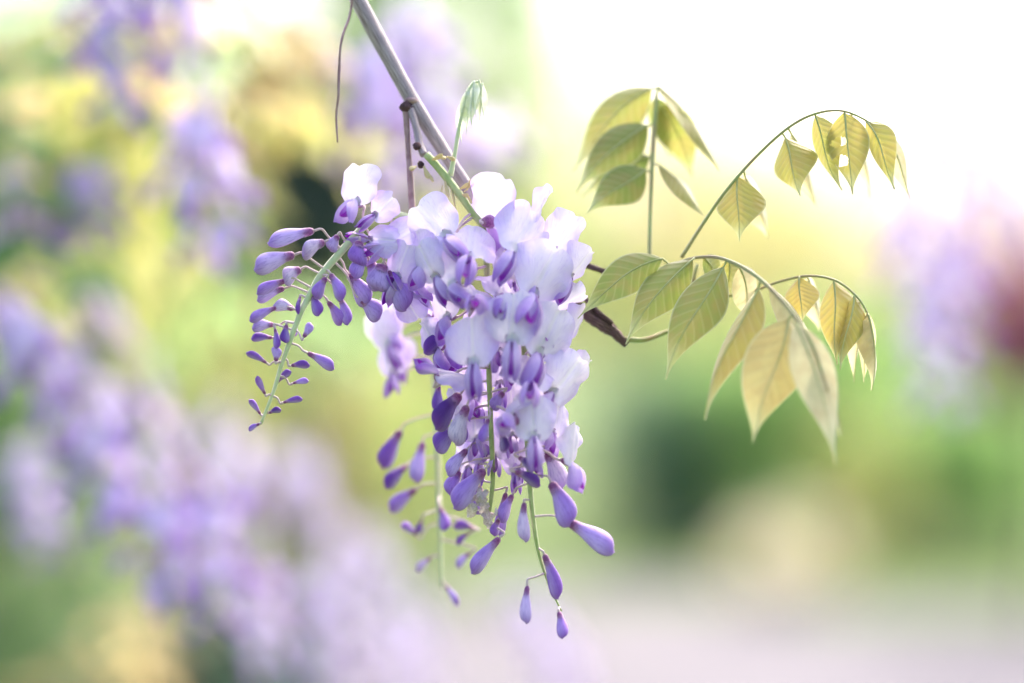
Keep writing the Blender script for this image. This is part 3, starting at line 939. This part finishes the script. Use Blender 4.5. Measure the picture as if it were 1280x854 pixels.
obj('side_twig', tube('side_twig', catmull([P(*p) for p in pts], 36), [S(3), S(4.5), S(3.5), S(4.5), S(5), S(3)], M_ROUGH, 10, 0.14, 6, o0), br)
pts = [(722, 362, BY + .004), (738, 380, BY), (752, 394, BY - .002), (766, 404, BY - .002)]
obj('side_twig', tube('side_twig', catmull([P(*p) for p in pts], 24), [S(3), S(3.2), S(3.8), S(2.5)], M_ROUGH, 9, 0.12, 7, o0), br)
pts = [(780, 424, BY), (805, 425, BY), (830, 416, BY + .004), (852, 404, BY + .006), (872, 330, BY + .004)]
obj('green_twig', tube('green_twig', catmull([P(*p) for p in pts], 30), [S(4), S(3.4), S(3), S(2.6), S(2)], M_STALK, 8, 0.08, 8, o0), br)
# knot and hanging peduncle twigs below it
def lump(name, c, r, mat, parent, origin, seed, sq=(1, 1, 1), seg=10, rings=8, amp=0.22):
    q = random.Random(seed); V, F, U = [], [], []
    for j in range(rings + 1):
        ph = math.pi * j / rings
        for i in range(seg):
            an = 2 * math.pi * i / seg
            k = r * (1 + amp * q.uniform(-1, 1) * (0 if j in (0, rings) else 1))
            V.append(c - origin + Vector((math.sin(ph) * math.cos(an) * sq[0], math.sin(ph) * math.sin(an) * sq[1], math.cos(ph) * sq[2])) * k)
            U.append((i / seg, j / rings))
    for j in range(rings):
        for i in range(seg):
            a = j * seg + i; b = j * seg + (i + 1) % seg
            F.append((a, b, b + seg, a + seg))
    return obj(name, mesh(name, V, F, mat, U), parent)
lump('knot', P(508, 134, BY - .003), S(8), M_DARK, br, o0, 1, (1.1, 1, .9))
lump('knot', P(514, 126, BY - .002), S(7), M_TWIG, br, o0, 2, (1.2, 1, .7))
pts = [(507, 136, BY - .003), (510, 180, BY - .004), (513, 225, BY - .006), (516, 275, BY - .008)]
obj('hanging_twig', tube('hanging_twig', catmull([P(*p) for p in pts], 30), [S(4.2), S(3.6), S(4.4), S(4.2)], M_TWIG, 10, 0.05, 9, o0), br)
pts = [(512, 134, BY - .003), (519, 155, BY - .005), (524, 178, BY - .007), (530, 194, BY - .010)]
obj('spur', tube('spur', catmull([P(*p) for p in pts], 20), [S(5), S(4.6), S(4.6), S(5)], M_SMOOTH, 10, 0.06, 10, o0), br)
lump('knot', P(521, 183, BY - .010), S(5), M_DARK, br, o0, 3)
lump('knot', P(526, 206, BY - .012), S(4.5), M_DARK, br, o0, 4)
# thin dry tendril from the top
t = obj('dry_tendril', tube('dry_tendril', catmull([P(441, -8, 1.006), P(437, 20, 1.006), P(427, 50, 1.0), P(424, 85, 1.0), P(423, 120, .999), P(420, 145, 1.0), P(422, 178, 1.0)], 40), [S(1.6), S(1.9), S(1.6), S(2.0), S(1.5), S(1.2)], M_TWIG, 6, 0.2, 12))
tag(t, 'thin dry brown tendril dangling beside the smooth branch', 'tendril')
# bud scales, dry remains along the green stalk
def scale_bud(px, py, dx, dy, w, mat, name='dry_scale'):
    b = P(px, py, BY - .013); tt = P(px + dx, py + dy, BY - .015)
    F = frame(tt - b); r = S(w) * .5
    o = obj(name, BUDS[rng.randrange(4)], br, Matrix.Translation(b - o0) @ F.to_4x4() @ Matrix.Diagonal((r, r, (tt - b).length, 1)), tone=.2)
    return o
SCALE = bud_mesh(9); SCALE.materials.clear(); SCALE.materials.append(M_DRY)
for px, py, dx, dy, w in ((520, 208, -8, 4, 11), (530, 208, 6, 16, 9), (534, 214, 8, 14, 7), (540, 200, 14, -6, 7), (548, 196, 10, 2, 8), (559, 196, 10, 4, 9),
                          (556, 222, 4, 26, 5), (562, 226, 6, 30, 4), (575, 236, 12, -6, 6), (580, 240, 14, -14, 5), (570, 246, 16, -2, 6), (553, 232, -3, 22, 4), (566, 236, 3, 26, 4), (584, 238, 4, -14, 4), (584, 243, 6, 12, 4)):
    b = P(px, py, BY - .014); tt = P(px + dx, py + dy, BY - .016)
    F = frame(tt - b, roll=rng.uniform(-1, 1)); r = S(w) * .5
    obj('bud_scale', SCALE, br, Matrix.Translation(b - o0) @ F.to_4x4() @ Matrix.Diagonal((r, r, (tt - b).length, 1)))

# ------------------------------------------------------------------ folded young shoot
def add_leaflet(parent, origin, b, t, w, Yb, Yt, tone, roll=0.0, fold=0.5, bow=0.12, side=0.0, seed=0, mat=None, stalk=None, tail=1.0, holes=None, rib=None, toward=Vector((0, -1, 0))):
    base, tip = P(b[0], b[1], Yb), P(t[0], t[1], Yt)
    V, F, U, mid, nrm = leaflet_data(base, tip, S(w, (Yb + Yt) / 2), roll, fold, bow, side, seed=seed, tail=tail, holes=holes,
                                     nu=25 if holes else 9, nv=49 if holes else 19, toward=toward)
    o = obj('leaflet', mesh('leaflet', [v - origin for v in V], F, mat or M_LEAF, U), parent, tone=tone)
    path = [m - origin - nrm * 0.00012 for m in mid]
    if stalk:
        path = [P(*stalk) - origin] + path
    obj('midrib', tube('midrib', path, [0.45 * mm, 0.33 * mm, 0.22 * mm, 0.12 * mm], rib or M_RIB, 6), o)
    return o


sh = thing('young_shoot', 'pale downy folded young leaf shoot rising from the green stalk', 'leaf shoot', P(564, 218, BY - .014))
so = P(564, 218, BY - .014)
pts = [(563, 220, BY - .013), (569, 190, BY - .014), (573, 165, BY - .014), (580, 135, BY - .014), (590, 106, BY - .014), (600, 102, BY - .013)]
obj('petiole', tube('petiole', catmull([P(*p) for p in pts], 26), [S(3.6), S(2.6), S(2.4), S(2), S(1.6), S(1.2)], M_RACHP, 8, 0.05, 1, so), sh)
for i, (b, t_, w, r) in enumerate((((580, 124), (577, 178), 20, .4), ((586, 110), (583, 168), 24, -.2), ((593, 101), (590, 158), 26, .1), ((599, 100), (599, 152), 24, -.5),
                                   ((603, 104), (605, 148), 18, .6), ((592, 104), (594, 144), 18, 1.0), ((584, 114), (576, 152), 16, -.8))):
    add_leaflet(sh, so, b, t_, w, BY - .014, BY - .014 - .002 * (i % 3), .95, r, 1.0, .12, 0.06 * (-1) ** i, i, M_DOWN, rib=M_DOWN)

# ------------------------------------------------------------------ compound leaves
def compound(label, pts, radii, leaflets, mat=M_STALK):
    o = P(*pts[0])
    e = thing('compound_leaf', label, 'leaf', o)
    path = catmull([P(*p) for p in pts], 40)
    obj('leaf_stalk', tube('leaf_stalk', path, [S(r) for r in radii], mat, 8, 0.05, 4, o), e)
    for i, lf in enumerate(leaflets):
        lf = dict(lf)
        a = nearest(path, P(lf['b'][0], lf['b'][1], lf['Yb']))
        px = (a.x / (PXW * a.y) + 640, 427 - (a.z - H) / (PXW * a.y), a.y)
        add_leaflet(e, o, lf.pop('b'), lf.pop('t'), lf.pop('w'), lf.pop('Yb'), lf.pop('Yt'), lf.pop('tone'), stalk=px, seed=i + 10, **lf)
    return e


compound('upright compound leaf seen end-on, its olive leaflets spread like a tent',
         [(812, 335, 1.016), (813, 260, 1.024), (816, 190, 1.03), (820, 128, 1.034), (822, 108, 1.036)], [2.6, 2.4, 3.2, 2.6, 1.4],
         [dict(b=(815, 110), t=(716, 214), w=62, Yb=1.036, Yt=1.04, tone=.42, roll=.45, fold=.35, bow=.05, side=.14),
          dict(b=(810, 156), t=(720, 240), w=58, Yb=1.03, Yt=1.028, tone=.3, roll=.3, fold=.3, bow=.05, side=.12),
          dict(b=(812, 196), t=(728, 246), w=40, Yb=1.034, Yt=1.04, tone=.05, roll=.2, fold=.3, bow=.05, side=.10),
          dict(b=(808, 212), t=(734, 266), w=54, Yb=1.026, Yt=1.018, tone=.25, roll=.1, fold=.25, bow=.04, side=.05),
          dict(b=(824, 108), t=(900, 212), w=46, Yb=1.036, Yt=1.03, tone=.5, roll=-1.05, fold=.3, bow=.05, side=-.12),
          dict(b=(826, 132), t=(866, 222), w=52, Yb=1.036, Yt=1.05, tone=.38, roll=.2, fold=.3, bow=.05, side=-.1),
          dict(b=(820, 122), t=(838, 200), w=34, Yb=1.036, Yt=1.055, tone=.1, roll=.3, fold=.3, bow=.05),
          dict(b=(824, 206), t=(884, 276), w=40, Yb=1.028, Yt=1.02, tone=.5, roll=-.95, fold=.3, bow=.05, side=-.1)])
compound('arching compound leaf with one leaflet eaten in two holes',
         [(852, 322, 1.008), (880, 278, 1.004), (908, 238, 1.0), (945, 196, .998), (985, 160, .996), (1020, 142, .995), (1055, 139, .995), (1090, 155, .995), (1102, 168, .995)],
         [2.4, 2.1, 2.0, 1.9, 1.7, 1.5, 1.2, .9],
         [dict(b=(922, 221), t=(924, 302), w=76, Yb=1.0, Yt=.992, tone=.5, roll=.30, fold=.80, bow=.08),
          dict(b=(932, 222), t=(961, 298), w=52, Yb=1.012, Yt=1.035, tone=.9, roll=-.6, fold=.5, bow=.1),
          dict(b=(981, 171), t=(1000, 245), w=76, Yb=.998, Yt=.99, tone=.5, roll=.30, fold=.80, bow=.08),
          dict(b=(990, 168), t=(1020, 255), w=44, Yb=1.01, Yt=1.035, tone=.95, roll=-.7, fold=.5, bow=.1),
          dict(b=(1019, 144), t=(1052, 238), w=54, Yb=.997, Yt=.995, tone=.45, roll=.5, fold=.8, bow=.06, side=.06),
          dict(b=(1056, 142), t=(1066, 243), w=62, Yb=.995, Yt=.988, tone=.55, roll=.25, fold=.75, bow=.08, holes=[(.70, .36, .20), (.76, .60, .24)]),
          dict(b=(1064, 142), t=(1088, 246), w=40, Yb=1.006, Yt=1.03, tone=.95, roll=-.6, fold=.5, bow=.08),
          dict(b=(1082, 151), t=(1118, 237), w=46, Yb=.995, Yt=.99, tone=.5, roll=.45, fold=.75, bow=.06, side=-.1),
          dict(b=(1094, 160), t=(1112, 220), w=30, Yb=1.0, Yt=1.01, tone=.9, roll=-.4, fold=.6, bow=.06),
          dict(b=(1102, 168), t=(1138, 250), w=34, Yb=.998, Yt=1.01, tone=.95, roll=-.5, fold=.7, bow=.06, side=-.12)])
compound('drooping compound leaf with long golden leaflets beside the main flowers',
         [(838, 332, 1.004), (872, 322, 1.0), (905, 324, .99), (945, 345, .975), (985, 385, .962), (1015, 430, .952), (1035, 490, .945)],
         [2.2, 2.2, 2.2, 2.6, 2.4, 2, 1.2],
         [dict(b=(828, 323), t=(722, 398), w=52, Yb=1.0, Yt=.993, tone=.22, roll=.25, fold=.3, bow=.03, side=.14, tail=.8),
          dict(b=(866, 324), t=(782, 430), w=60, Yb=.998, Yt=.985, tone=.3, roll=.2, fold=.45, bow=.04, side=.10),
          dict(b=(905, 333), t=(832, 474), w=66, Yb=.99, Yt=.975, tone=.36, roll=.15, fold=.45, bow=.05, side=.06),
          dict(b=(948, 360), t=(880, 524), w=56, Yb=.976, Yt=.955, tone=.6, roll=.75, fold=.5, bow=.06, side=.05),
          dict(b=(986, 398), t=(942, 554), w=88, Yb=.962, Yt=.945, tone=.78, roll=-.1, fold=.38, bow=.06, side=.02),
          dict(b=(995, 405), t=(1044, 580), w=60, Yb=.955, Yt=.935, tone=.98, roll=-.25, fold=.5, bow=.06, side=-.06),
          dict(b=(1022, 452), t=(1052, 545), w=40, Yb=.95, Yt=.945, tone=.98, roll=-.9, fold=.6, bow=.05, side=-.1),
          dict(b=(962, 358), t=(1040, 520), w=60, Yb=.985, Yt=1.0, tone=.9, roll=-.9, fold=.5, bow=.12, side=-.10),
          dict(b=(912, 326), t=(904, 388), w=40, Yb=1.0, Yt=1.02, tone=.4, roll=-.3, fold=.5, bow=.08),
          dict(b=(925, 335), t=(938, 400), w=44, Yb=.998, Yt=1.02, tone=.95, roll=-.5, fold=.5, bow=.08),
          dict(b=(880, 322), t=(900, 362), w=36, Yb=1.004, Yt=1.02, tone=.2, roll=-.6, fold=.5, bow=.15)])
compound('short arched compound leaf with paired leaflets behind the drooping golden one',
         [(900, 372, 1.014), (940, 364, 1.012), (975, 352, 1.006), (1010, 345, 1.0), (1045, 351, .998), (1072, 372, .996), (1087, 396, .996)],
         [1.8, 1.8, 1.8, 1.7, 1.6, 1.5, 1.0],
         [dict(b=(999, 347), t=(1003, 404), w=52, Yb=1.0, Yt=.996, tone=.7, roll=.30, fold=.75, bow=.08),
          dict(b=(1010, 347), t=(1026, 415), w=40, Yb=1.01, Yt=1.03, tone=.95, roll=-.6, fold=.5, bow=.08),
          dict(b=(1042, 351), t=(1046, 456), w=62, Yb=.998, Yt=.992, tone=.6, roll=.30, fold=.75, bow=.07),
          dict(b=(1068, 369), t=(1050, 462), w=52, Yb=.996, Yt=.988, tone=.52, roll=.3, fold=.75, bow=.06),
          dict(b=(1074, 378), t=(1068, 478), w=34, Yb=1.004, Yt=1.01, tone=.97, roll=-.7, fold=.6, bow=.06),
          dict(b=(1084, 391), t=(1080, 478), w=32, Yb=.998, Yt=.998, tone=.95, roll=.7, fold=.7, bow=.06),
          dict(b=(1086, 394), t=(1090, 488), w=40, Yb=.995, Yt=.992, tone=.93, roll=-.5, fold=.75, bow=.05, side=-.12)])

# ------------------------------------------------------------------ the short raceme of buds
RL = Raceme('wisteria_raceme', 'short curved wisteria raceme of closed buds with one open white flower at its top',
            [(516, 274, 1.002), (492, 268, 1.0), (470, 272, .998), (455, 283, .996), (425, 316, .994), (403, 342, .992), (388, 368, .991), (375, 393, .990), (362, 428, .990), (352, 456, .991), (341, 492, .992), (326, 530, .993)],
            [1.7 * mm, 1.6 * mm, 1.6 * mm, 1.5 * mm, 1.2 * mm, .9 * mm, .6 * mm], M_RACHP)
BUDS_L = [(390, 289, 336, 300, 22, .2), (366, 319, 318, 332, 24, .18), (404, 303, 378, 314, 23, .04), (422, 295, 411, 312, 17, .25), (449, 302, 444, 330, 25, .5),
          (375, 337, 353, 347, 21, .04), (356, 351, 321, 364, 15, .42), (354, 361, 321, 371, 16, .2), (366, 386, 344, 378, 16, .06), (344, 385, 312, 398, 13, .38),
          (341, 406, 316, 406, 15, .2), (339, 422, 315, 420, 11, .75), (344, 412, 348, 435, 9, .65), (332, 453, 310, 439, 9, .6), (345, 451, 347, 434, 12, .3), (358, 407, 354, 428, 12, .8),
          (370, 404, 366, 420, 9, .5), (380, 421, 390, 405, 12, .3), (386, 442, 418, 458, 14, .42), (365, 457, 386, 454, 11, .7), (347, 477, 362, 462, 10, .75), (367, 479, 385, 474, 8, .4),
          (331, 492, 320, 471, 9, .5), (325, 517, 313, 499, 8, .5), (355, 503, 377, 497, 8, .65), (337, 516, 350, 510, 8, .85), (324, 530, 311, 536, 8, .6), (390, 369, 401, 393, 14, .62),
          (414, 344, 430, 372, 17, .42), (407, 348, 392, 371, 16, .45), (411, 378, 429, 404, 15, .45), (425, 372, 438, 404, 14, .42), (437, 344, 463, 378, 23, .33), (452, 374, 477, 394, 25, .36),
          (375, 372, 371, 390, 10, .8), (478, 331, 470, 362, 31, .3), (462, 326, 478, 360, 26, .36), (488, 340, 512, 384, 26, .42), (456, 318, 440, 345, 18, .4)]
for b in BUDS_L:
    RL.bud(*b, dY=rng.uniform(-4, 4))
RL.flower(446, 252, 0, 60, roll=-2, yaw=-28, pitch=8, tone=.03, v=0, wv=1, att=(455, 283, .996))
RL.flower(470, 268, 0, 40, roll=50, yaw=-10, pitch=-30, tone=.35, v=4, wv=0)
RL.flower(463, 300, 2, 44, roll=100, yaw=-20, pitch=-35, tone=.32, v=2, wv=2)
RL.flower(488, 305, 2, 54, roll=60, yaw=-15, pitch=-20, tone=.22, v=5, wv=3)
RL.flower(497, 345, 0, 56, roll=30, yaw=-25, pitch=-30, tone=.35, v=3, wv=4)
RL.flower(505, 368, 2, 44, roll=150, yaw=10, pitch=-10, tone=.5, v=1, wv=0)

# ------------------------------------------------------------------ main racemes
RA = Raceme('wisteria_raceme', 'full wisteria raceme of open pale lilac flowers on the green stalk below the branch',
            [(533, 193, BY - .012), (550, 212, BY - .013), (572, 240, BY - .014), (590, 266, BY - .014), (605, 292, BY - .014), (610, 380, .998), (611, 460, .988), (614, 540, .988), (616, 600, .99), (610, 650, .992)],
            [1.7 * mm, 1.7 * mm, 1.6 * mm, 1.3 * mm, 1.2 * mm, 1.1 * mm, .8 * mm], M_RACH)
RB = Raceme('wisteria_raceme', 'wisteria raceme with the longest tail of hanging violet buds below open flowers',
            [(628, 285, 1.008), (646, 340, 1.0), (655, 420, .992), (657, 490, .985), (660, 560, .982), (664, 625, .982), (672, 685, .984), (686, 730, .986), (702, 764, .987)],
            [1.6 * mm, 1.5 * mm, 1.4 * mm, 1.2 * mm, 1.0 * mm, .6 * mm, .4 * mm], M_RACH)
RK = Raceme('wisteria_raceme', 'out-of-focus raceme of dark buds hanging behind the full raceme',
            [(560, 285, 1.03), (545, 360, 1.04), (543, 450, 1.046), (547, 560, 1.048), (549, 640, 1.05), (552, 735, 1.052)],
            [1.5 * mm, 1.5 * mm, 1.3 * mm, 1.2 * mm, .7 * mm], M_RACHP)
# open flowers: px, py of the throat, depth (mm, - is nearer), banner width px, roll, yaw, pitch, tone
FA = [(558, 294, -8, 70, -48, -14, 10, .02, 0, 0), (584, 322, -16, 80, 14, 6, 42, .03, 4, 4), (612, 276, 4, 72, 28, 152, 10, .26, 3, 1),
      (592, 452, -22, 70, -4, -8, 4, .22, 6, 4), (548, 468, -10, 46, 80, -60, 10, .3, 3, 3), (545, 345, -10, 56, -35, -35, -5, .15, 2, 2),
      (566, 356, -14, 66, -62, -20, 25, .06, 1, 0), (590, 376, -20, 62, 5, 10, 48, .16, 5, 3), (530, 330, -4, 52, -20, -50, 0, .12, 4, 1),
      (560, 395, -6, 58, -30, -40, 10, .2, 0, 5), (536, 395, 6, 52, -60, -60, -5, .3, 1, 2), (640, 522, -24, 62, -38, -22, 62, .10, 4, 2),
      (575, 470, 10, 60, -30, -60, 0, .35, 2, 4), (600, 420, 2, 58, 20, 0, 15, .25, 1, 0), (590, 500, 6, 54, 10, 20, 5, .3, 5, 1),
      (560, 430, 10, 56, -40, -50, 0, .4, 2, 3), (610, 545, 10, 52, -15, -20, 5, .25, 3, 0), (600, 575, 8, 44, 0, -10, 0, .35, 1, 4)]
FB = [(655, 275, 2, 62, 62, 110, 5, .02, 2, 3), (642, 310, -12, 74, 34, 18, 12, .03, 1, 4), (662, 345, -8, 56, 30, 40, 20, .12, 5, 2),
      (690, 312, 2, 66, 42, 42, 5, .02, 6, 1), (664, 366, -14, 84, 32, 22, 2, .03, 0, 1), (640, 424, -24, 72, 2, 0, 2, .05, 6, 4),
      (672, 440, -16, 78, 30, 24, 2, .04, 0, 0), (690, 490, -12, 70, 48, 28, 4, .03, 4, 2), (661, 482, -24, 70, 6, 4, 44, .05, 3, 2),
      (667, 545, -26, 64, -2, 4, 8, .04, 3, 4), (712, 576, -14, 56, 26, 62, 5, .04, 1, 5), (625, 372, -12, 64, 20, 12, 46, .08, 2, 4),
      (705, 420, 6, 52, 55, 60, 0, .12, 5, 3), (690, 385, 2, 56, 70, 60, -5, .10, 4, 0), (705, 470, 6, 48, 70, 60, 0, .10, 2, 1),
      (640, 350, 6, 56, 15, 10, 10, .15, 1, 0), (625, 480, 4, 50, 0, 0, 10, .3, 5, 2), (640, 455, 2, 52, -20, -20, 10, .25, 2, 3), (680, 515, 2, 50, 20, 25, 0, .2, 1, 4),
      (645, 575, 8, 46, 0, 10, 0, .3, 0, 0)]
FA += [(575, 520, 2, 46, -20, -40, 0, .35, 3, 2), (596, 548, -2, 44, -10, -15, 10, .18, 0, 3), (618, 570, 2, 46, 5, 5, 5, .22, 4, 5),
       (586, 585, 8, 40, -15, -20, 0, .3, 5, 1), (548, 435, 2, 48, -45, -45, 5, .3, 4, 0),
       (625, 440, -6, 50, -15, -10, 25, .15, 3, 3), (522, 350, 4, 50, -50, -40, 10, .18, 6, 2)]
FB += [(640, 545, -2, 50, -10, -8, 12, .2, 5, 0), (690, 540, -2, 46, 25, 30, 5, .15, 2, 3), (668, 575, -6, 42, 5, 10, 5, .25, 6, 1),
       (640, 510, 0, 48, -5, 0, 20, .22, 1, 5), (712, 345, -2, 54, 50, 50, 5, .05, 3, 2), (645, 590, 4, 40, -5, -10, 0, .32, 3, 2), (676, 405, -6, 52, 20, 25, 25, .10, 1, 3)]
for f in FA:
    RA.flower(*f[:8], v=f[8], wv=f[9])
for f in FB:
    RB.flower(*f[:8], v=f[8], wv=f[9])
BA = [(604, 589, 565, 631, 26, .42, -8), (583, 563, 557, 590, 18, .25, -4), (632, 618, 622, 668, 15, .45, 4), (623, 650, 615, 669, 13, .5, -4), (623, 674, 588, 713, 20, .35, -6),
      (574, 494, 541, 531, 28, .86, -4), (569, 535, 543, 559, 27, .72, 0), (583, 509, 565, 553, 23, .05, -10), (610, 525, 600, 552, 13, .5, -14), (548, 483, 545, 514, 15, .75, 12),
      (629, 491, 614, 510, 15, .38, -10), (561, 416, 529, 437, 20, .8, 4), (573, 590, 560, 618, 22, .4, 8), (600, 610, 590, 640, 20, .35, 8)]
for b in BA:
    RA.bud(*b[:6], dY=b[6])
BB = [(655, 630, 653, 676, 15, .06, -12), (690, 605, 717, 653, 27, .40, -14), (713, 654, 768, 685, 27, .30, -14), (681, 695, 701, 745, 18, .55, -10), (659, 734, 655, 778, 15, .12, -10),
      (699, 766, 706, 797, 15, .45, -8), (645, 590, 676, 603, 15, .82, -16), (649, 572, 669, 586, 13, .85, -16), (684, 566, 706, 609, 26, .03, -8), (626, 541, 634, 563, 13, .88, -20),
      (640, 620, 624, 650, 16, .4, -2)]
for b in BB:
    RB.bud(*b[:6], dY=b[6])
BK = [(500, 540, 475, 582, 23, .6, 52), (507, 583, 480, 606, 17, .8, 52), (528, 555, 517, 602, 21, .2, 50), (519, 612, 486, 635, 18, .42, 54), (520, 668, 503, 653, 12, .5, 54),
      (527, 651, 522, 666, 10, .6, 52), (551, 636, 560, 662, 14, .6, 46), (590, 660, 569, 654, 14, .6, 50), (585, 668, 570, 678, 10, .6, 50), (587, 692, 570, 706, 12, .25, 54),
      (558, 733, 573, 754, 12, .3, 58), (538, 698, 520, 712, 11, .1, 58)]
for b in BK:
    RK.bud(*b[:6], dY=b[6])
RK.flower(486, 428, 58, 52, roll=-30, yaw=-20, pitch=5, tone=.06, v=1, wv=4)
RK.flower(492, 466, 60, 46, roll=-10, yaw=-20, pitch=5, tone=.18, v=3, wv=3)
RK.flower(496, 410, 62, 46, roll=-60, yaw=-50, pitch=15, tone=.05, v=2, wv=1)
RK.flower(500, 455, 66, 42, roll=10, yaw=20, pitch=5, tone=.12, v=0, wv=0)

# withered remains caught under the full raceme
we = thing('withered_flower', 'crumpled grey withered flower caught below the full raceme', 'flower', P(607, 636, .986))
WD = banner(300, 2.5, 2.5, 11, 11, 4.0, 0.6)
WITHER = mesh('withered_petal', WD[0], WD[1], M_WITHER, WD[2])
for i in range(9):
    c = P(601 + rng.uniform(-9, 10), 636 + rng.uniform(-14, 14), .985 + rng.uniform(-.003, .003)) - P(607, 636, .986)
    R = Matrix.Rotation(rng.uniform(0, 6), 4, 'Y') @ Matrix.Rotation(rng.uniform(-1, 1), 4, 'Z')
    obj('petal', WITHER, we, Matrix.Translation(c) @ R @ Matrix.Scale(rng.uniform(.2, .36), 4))
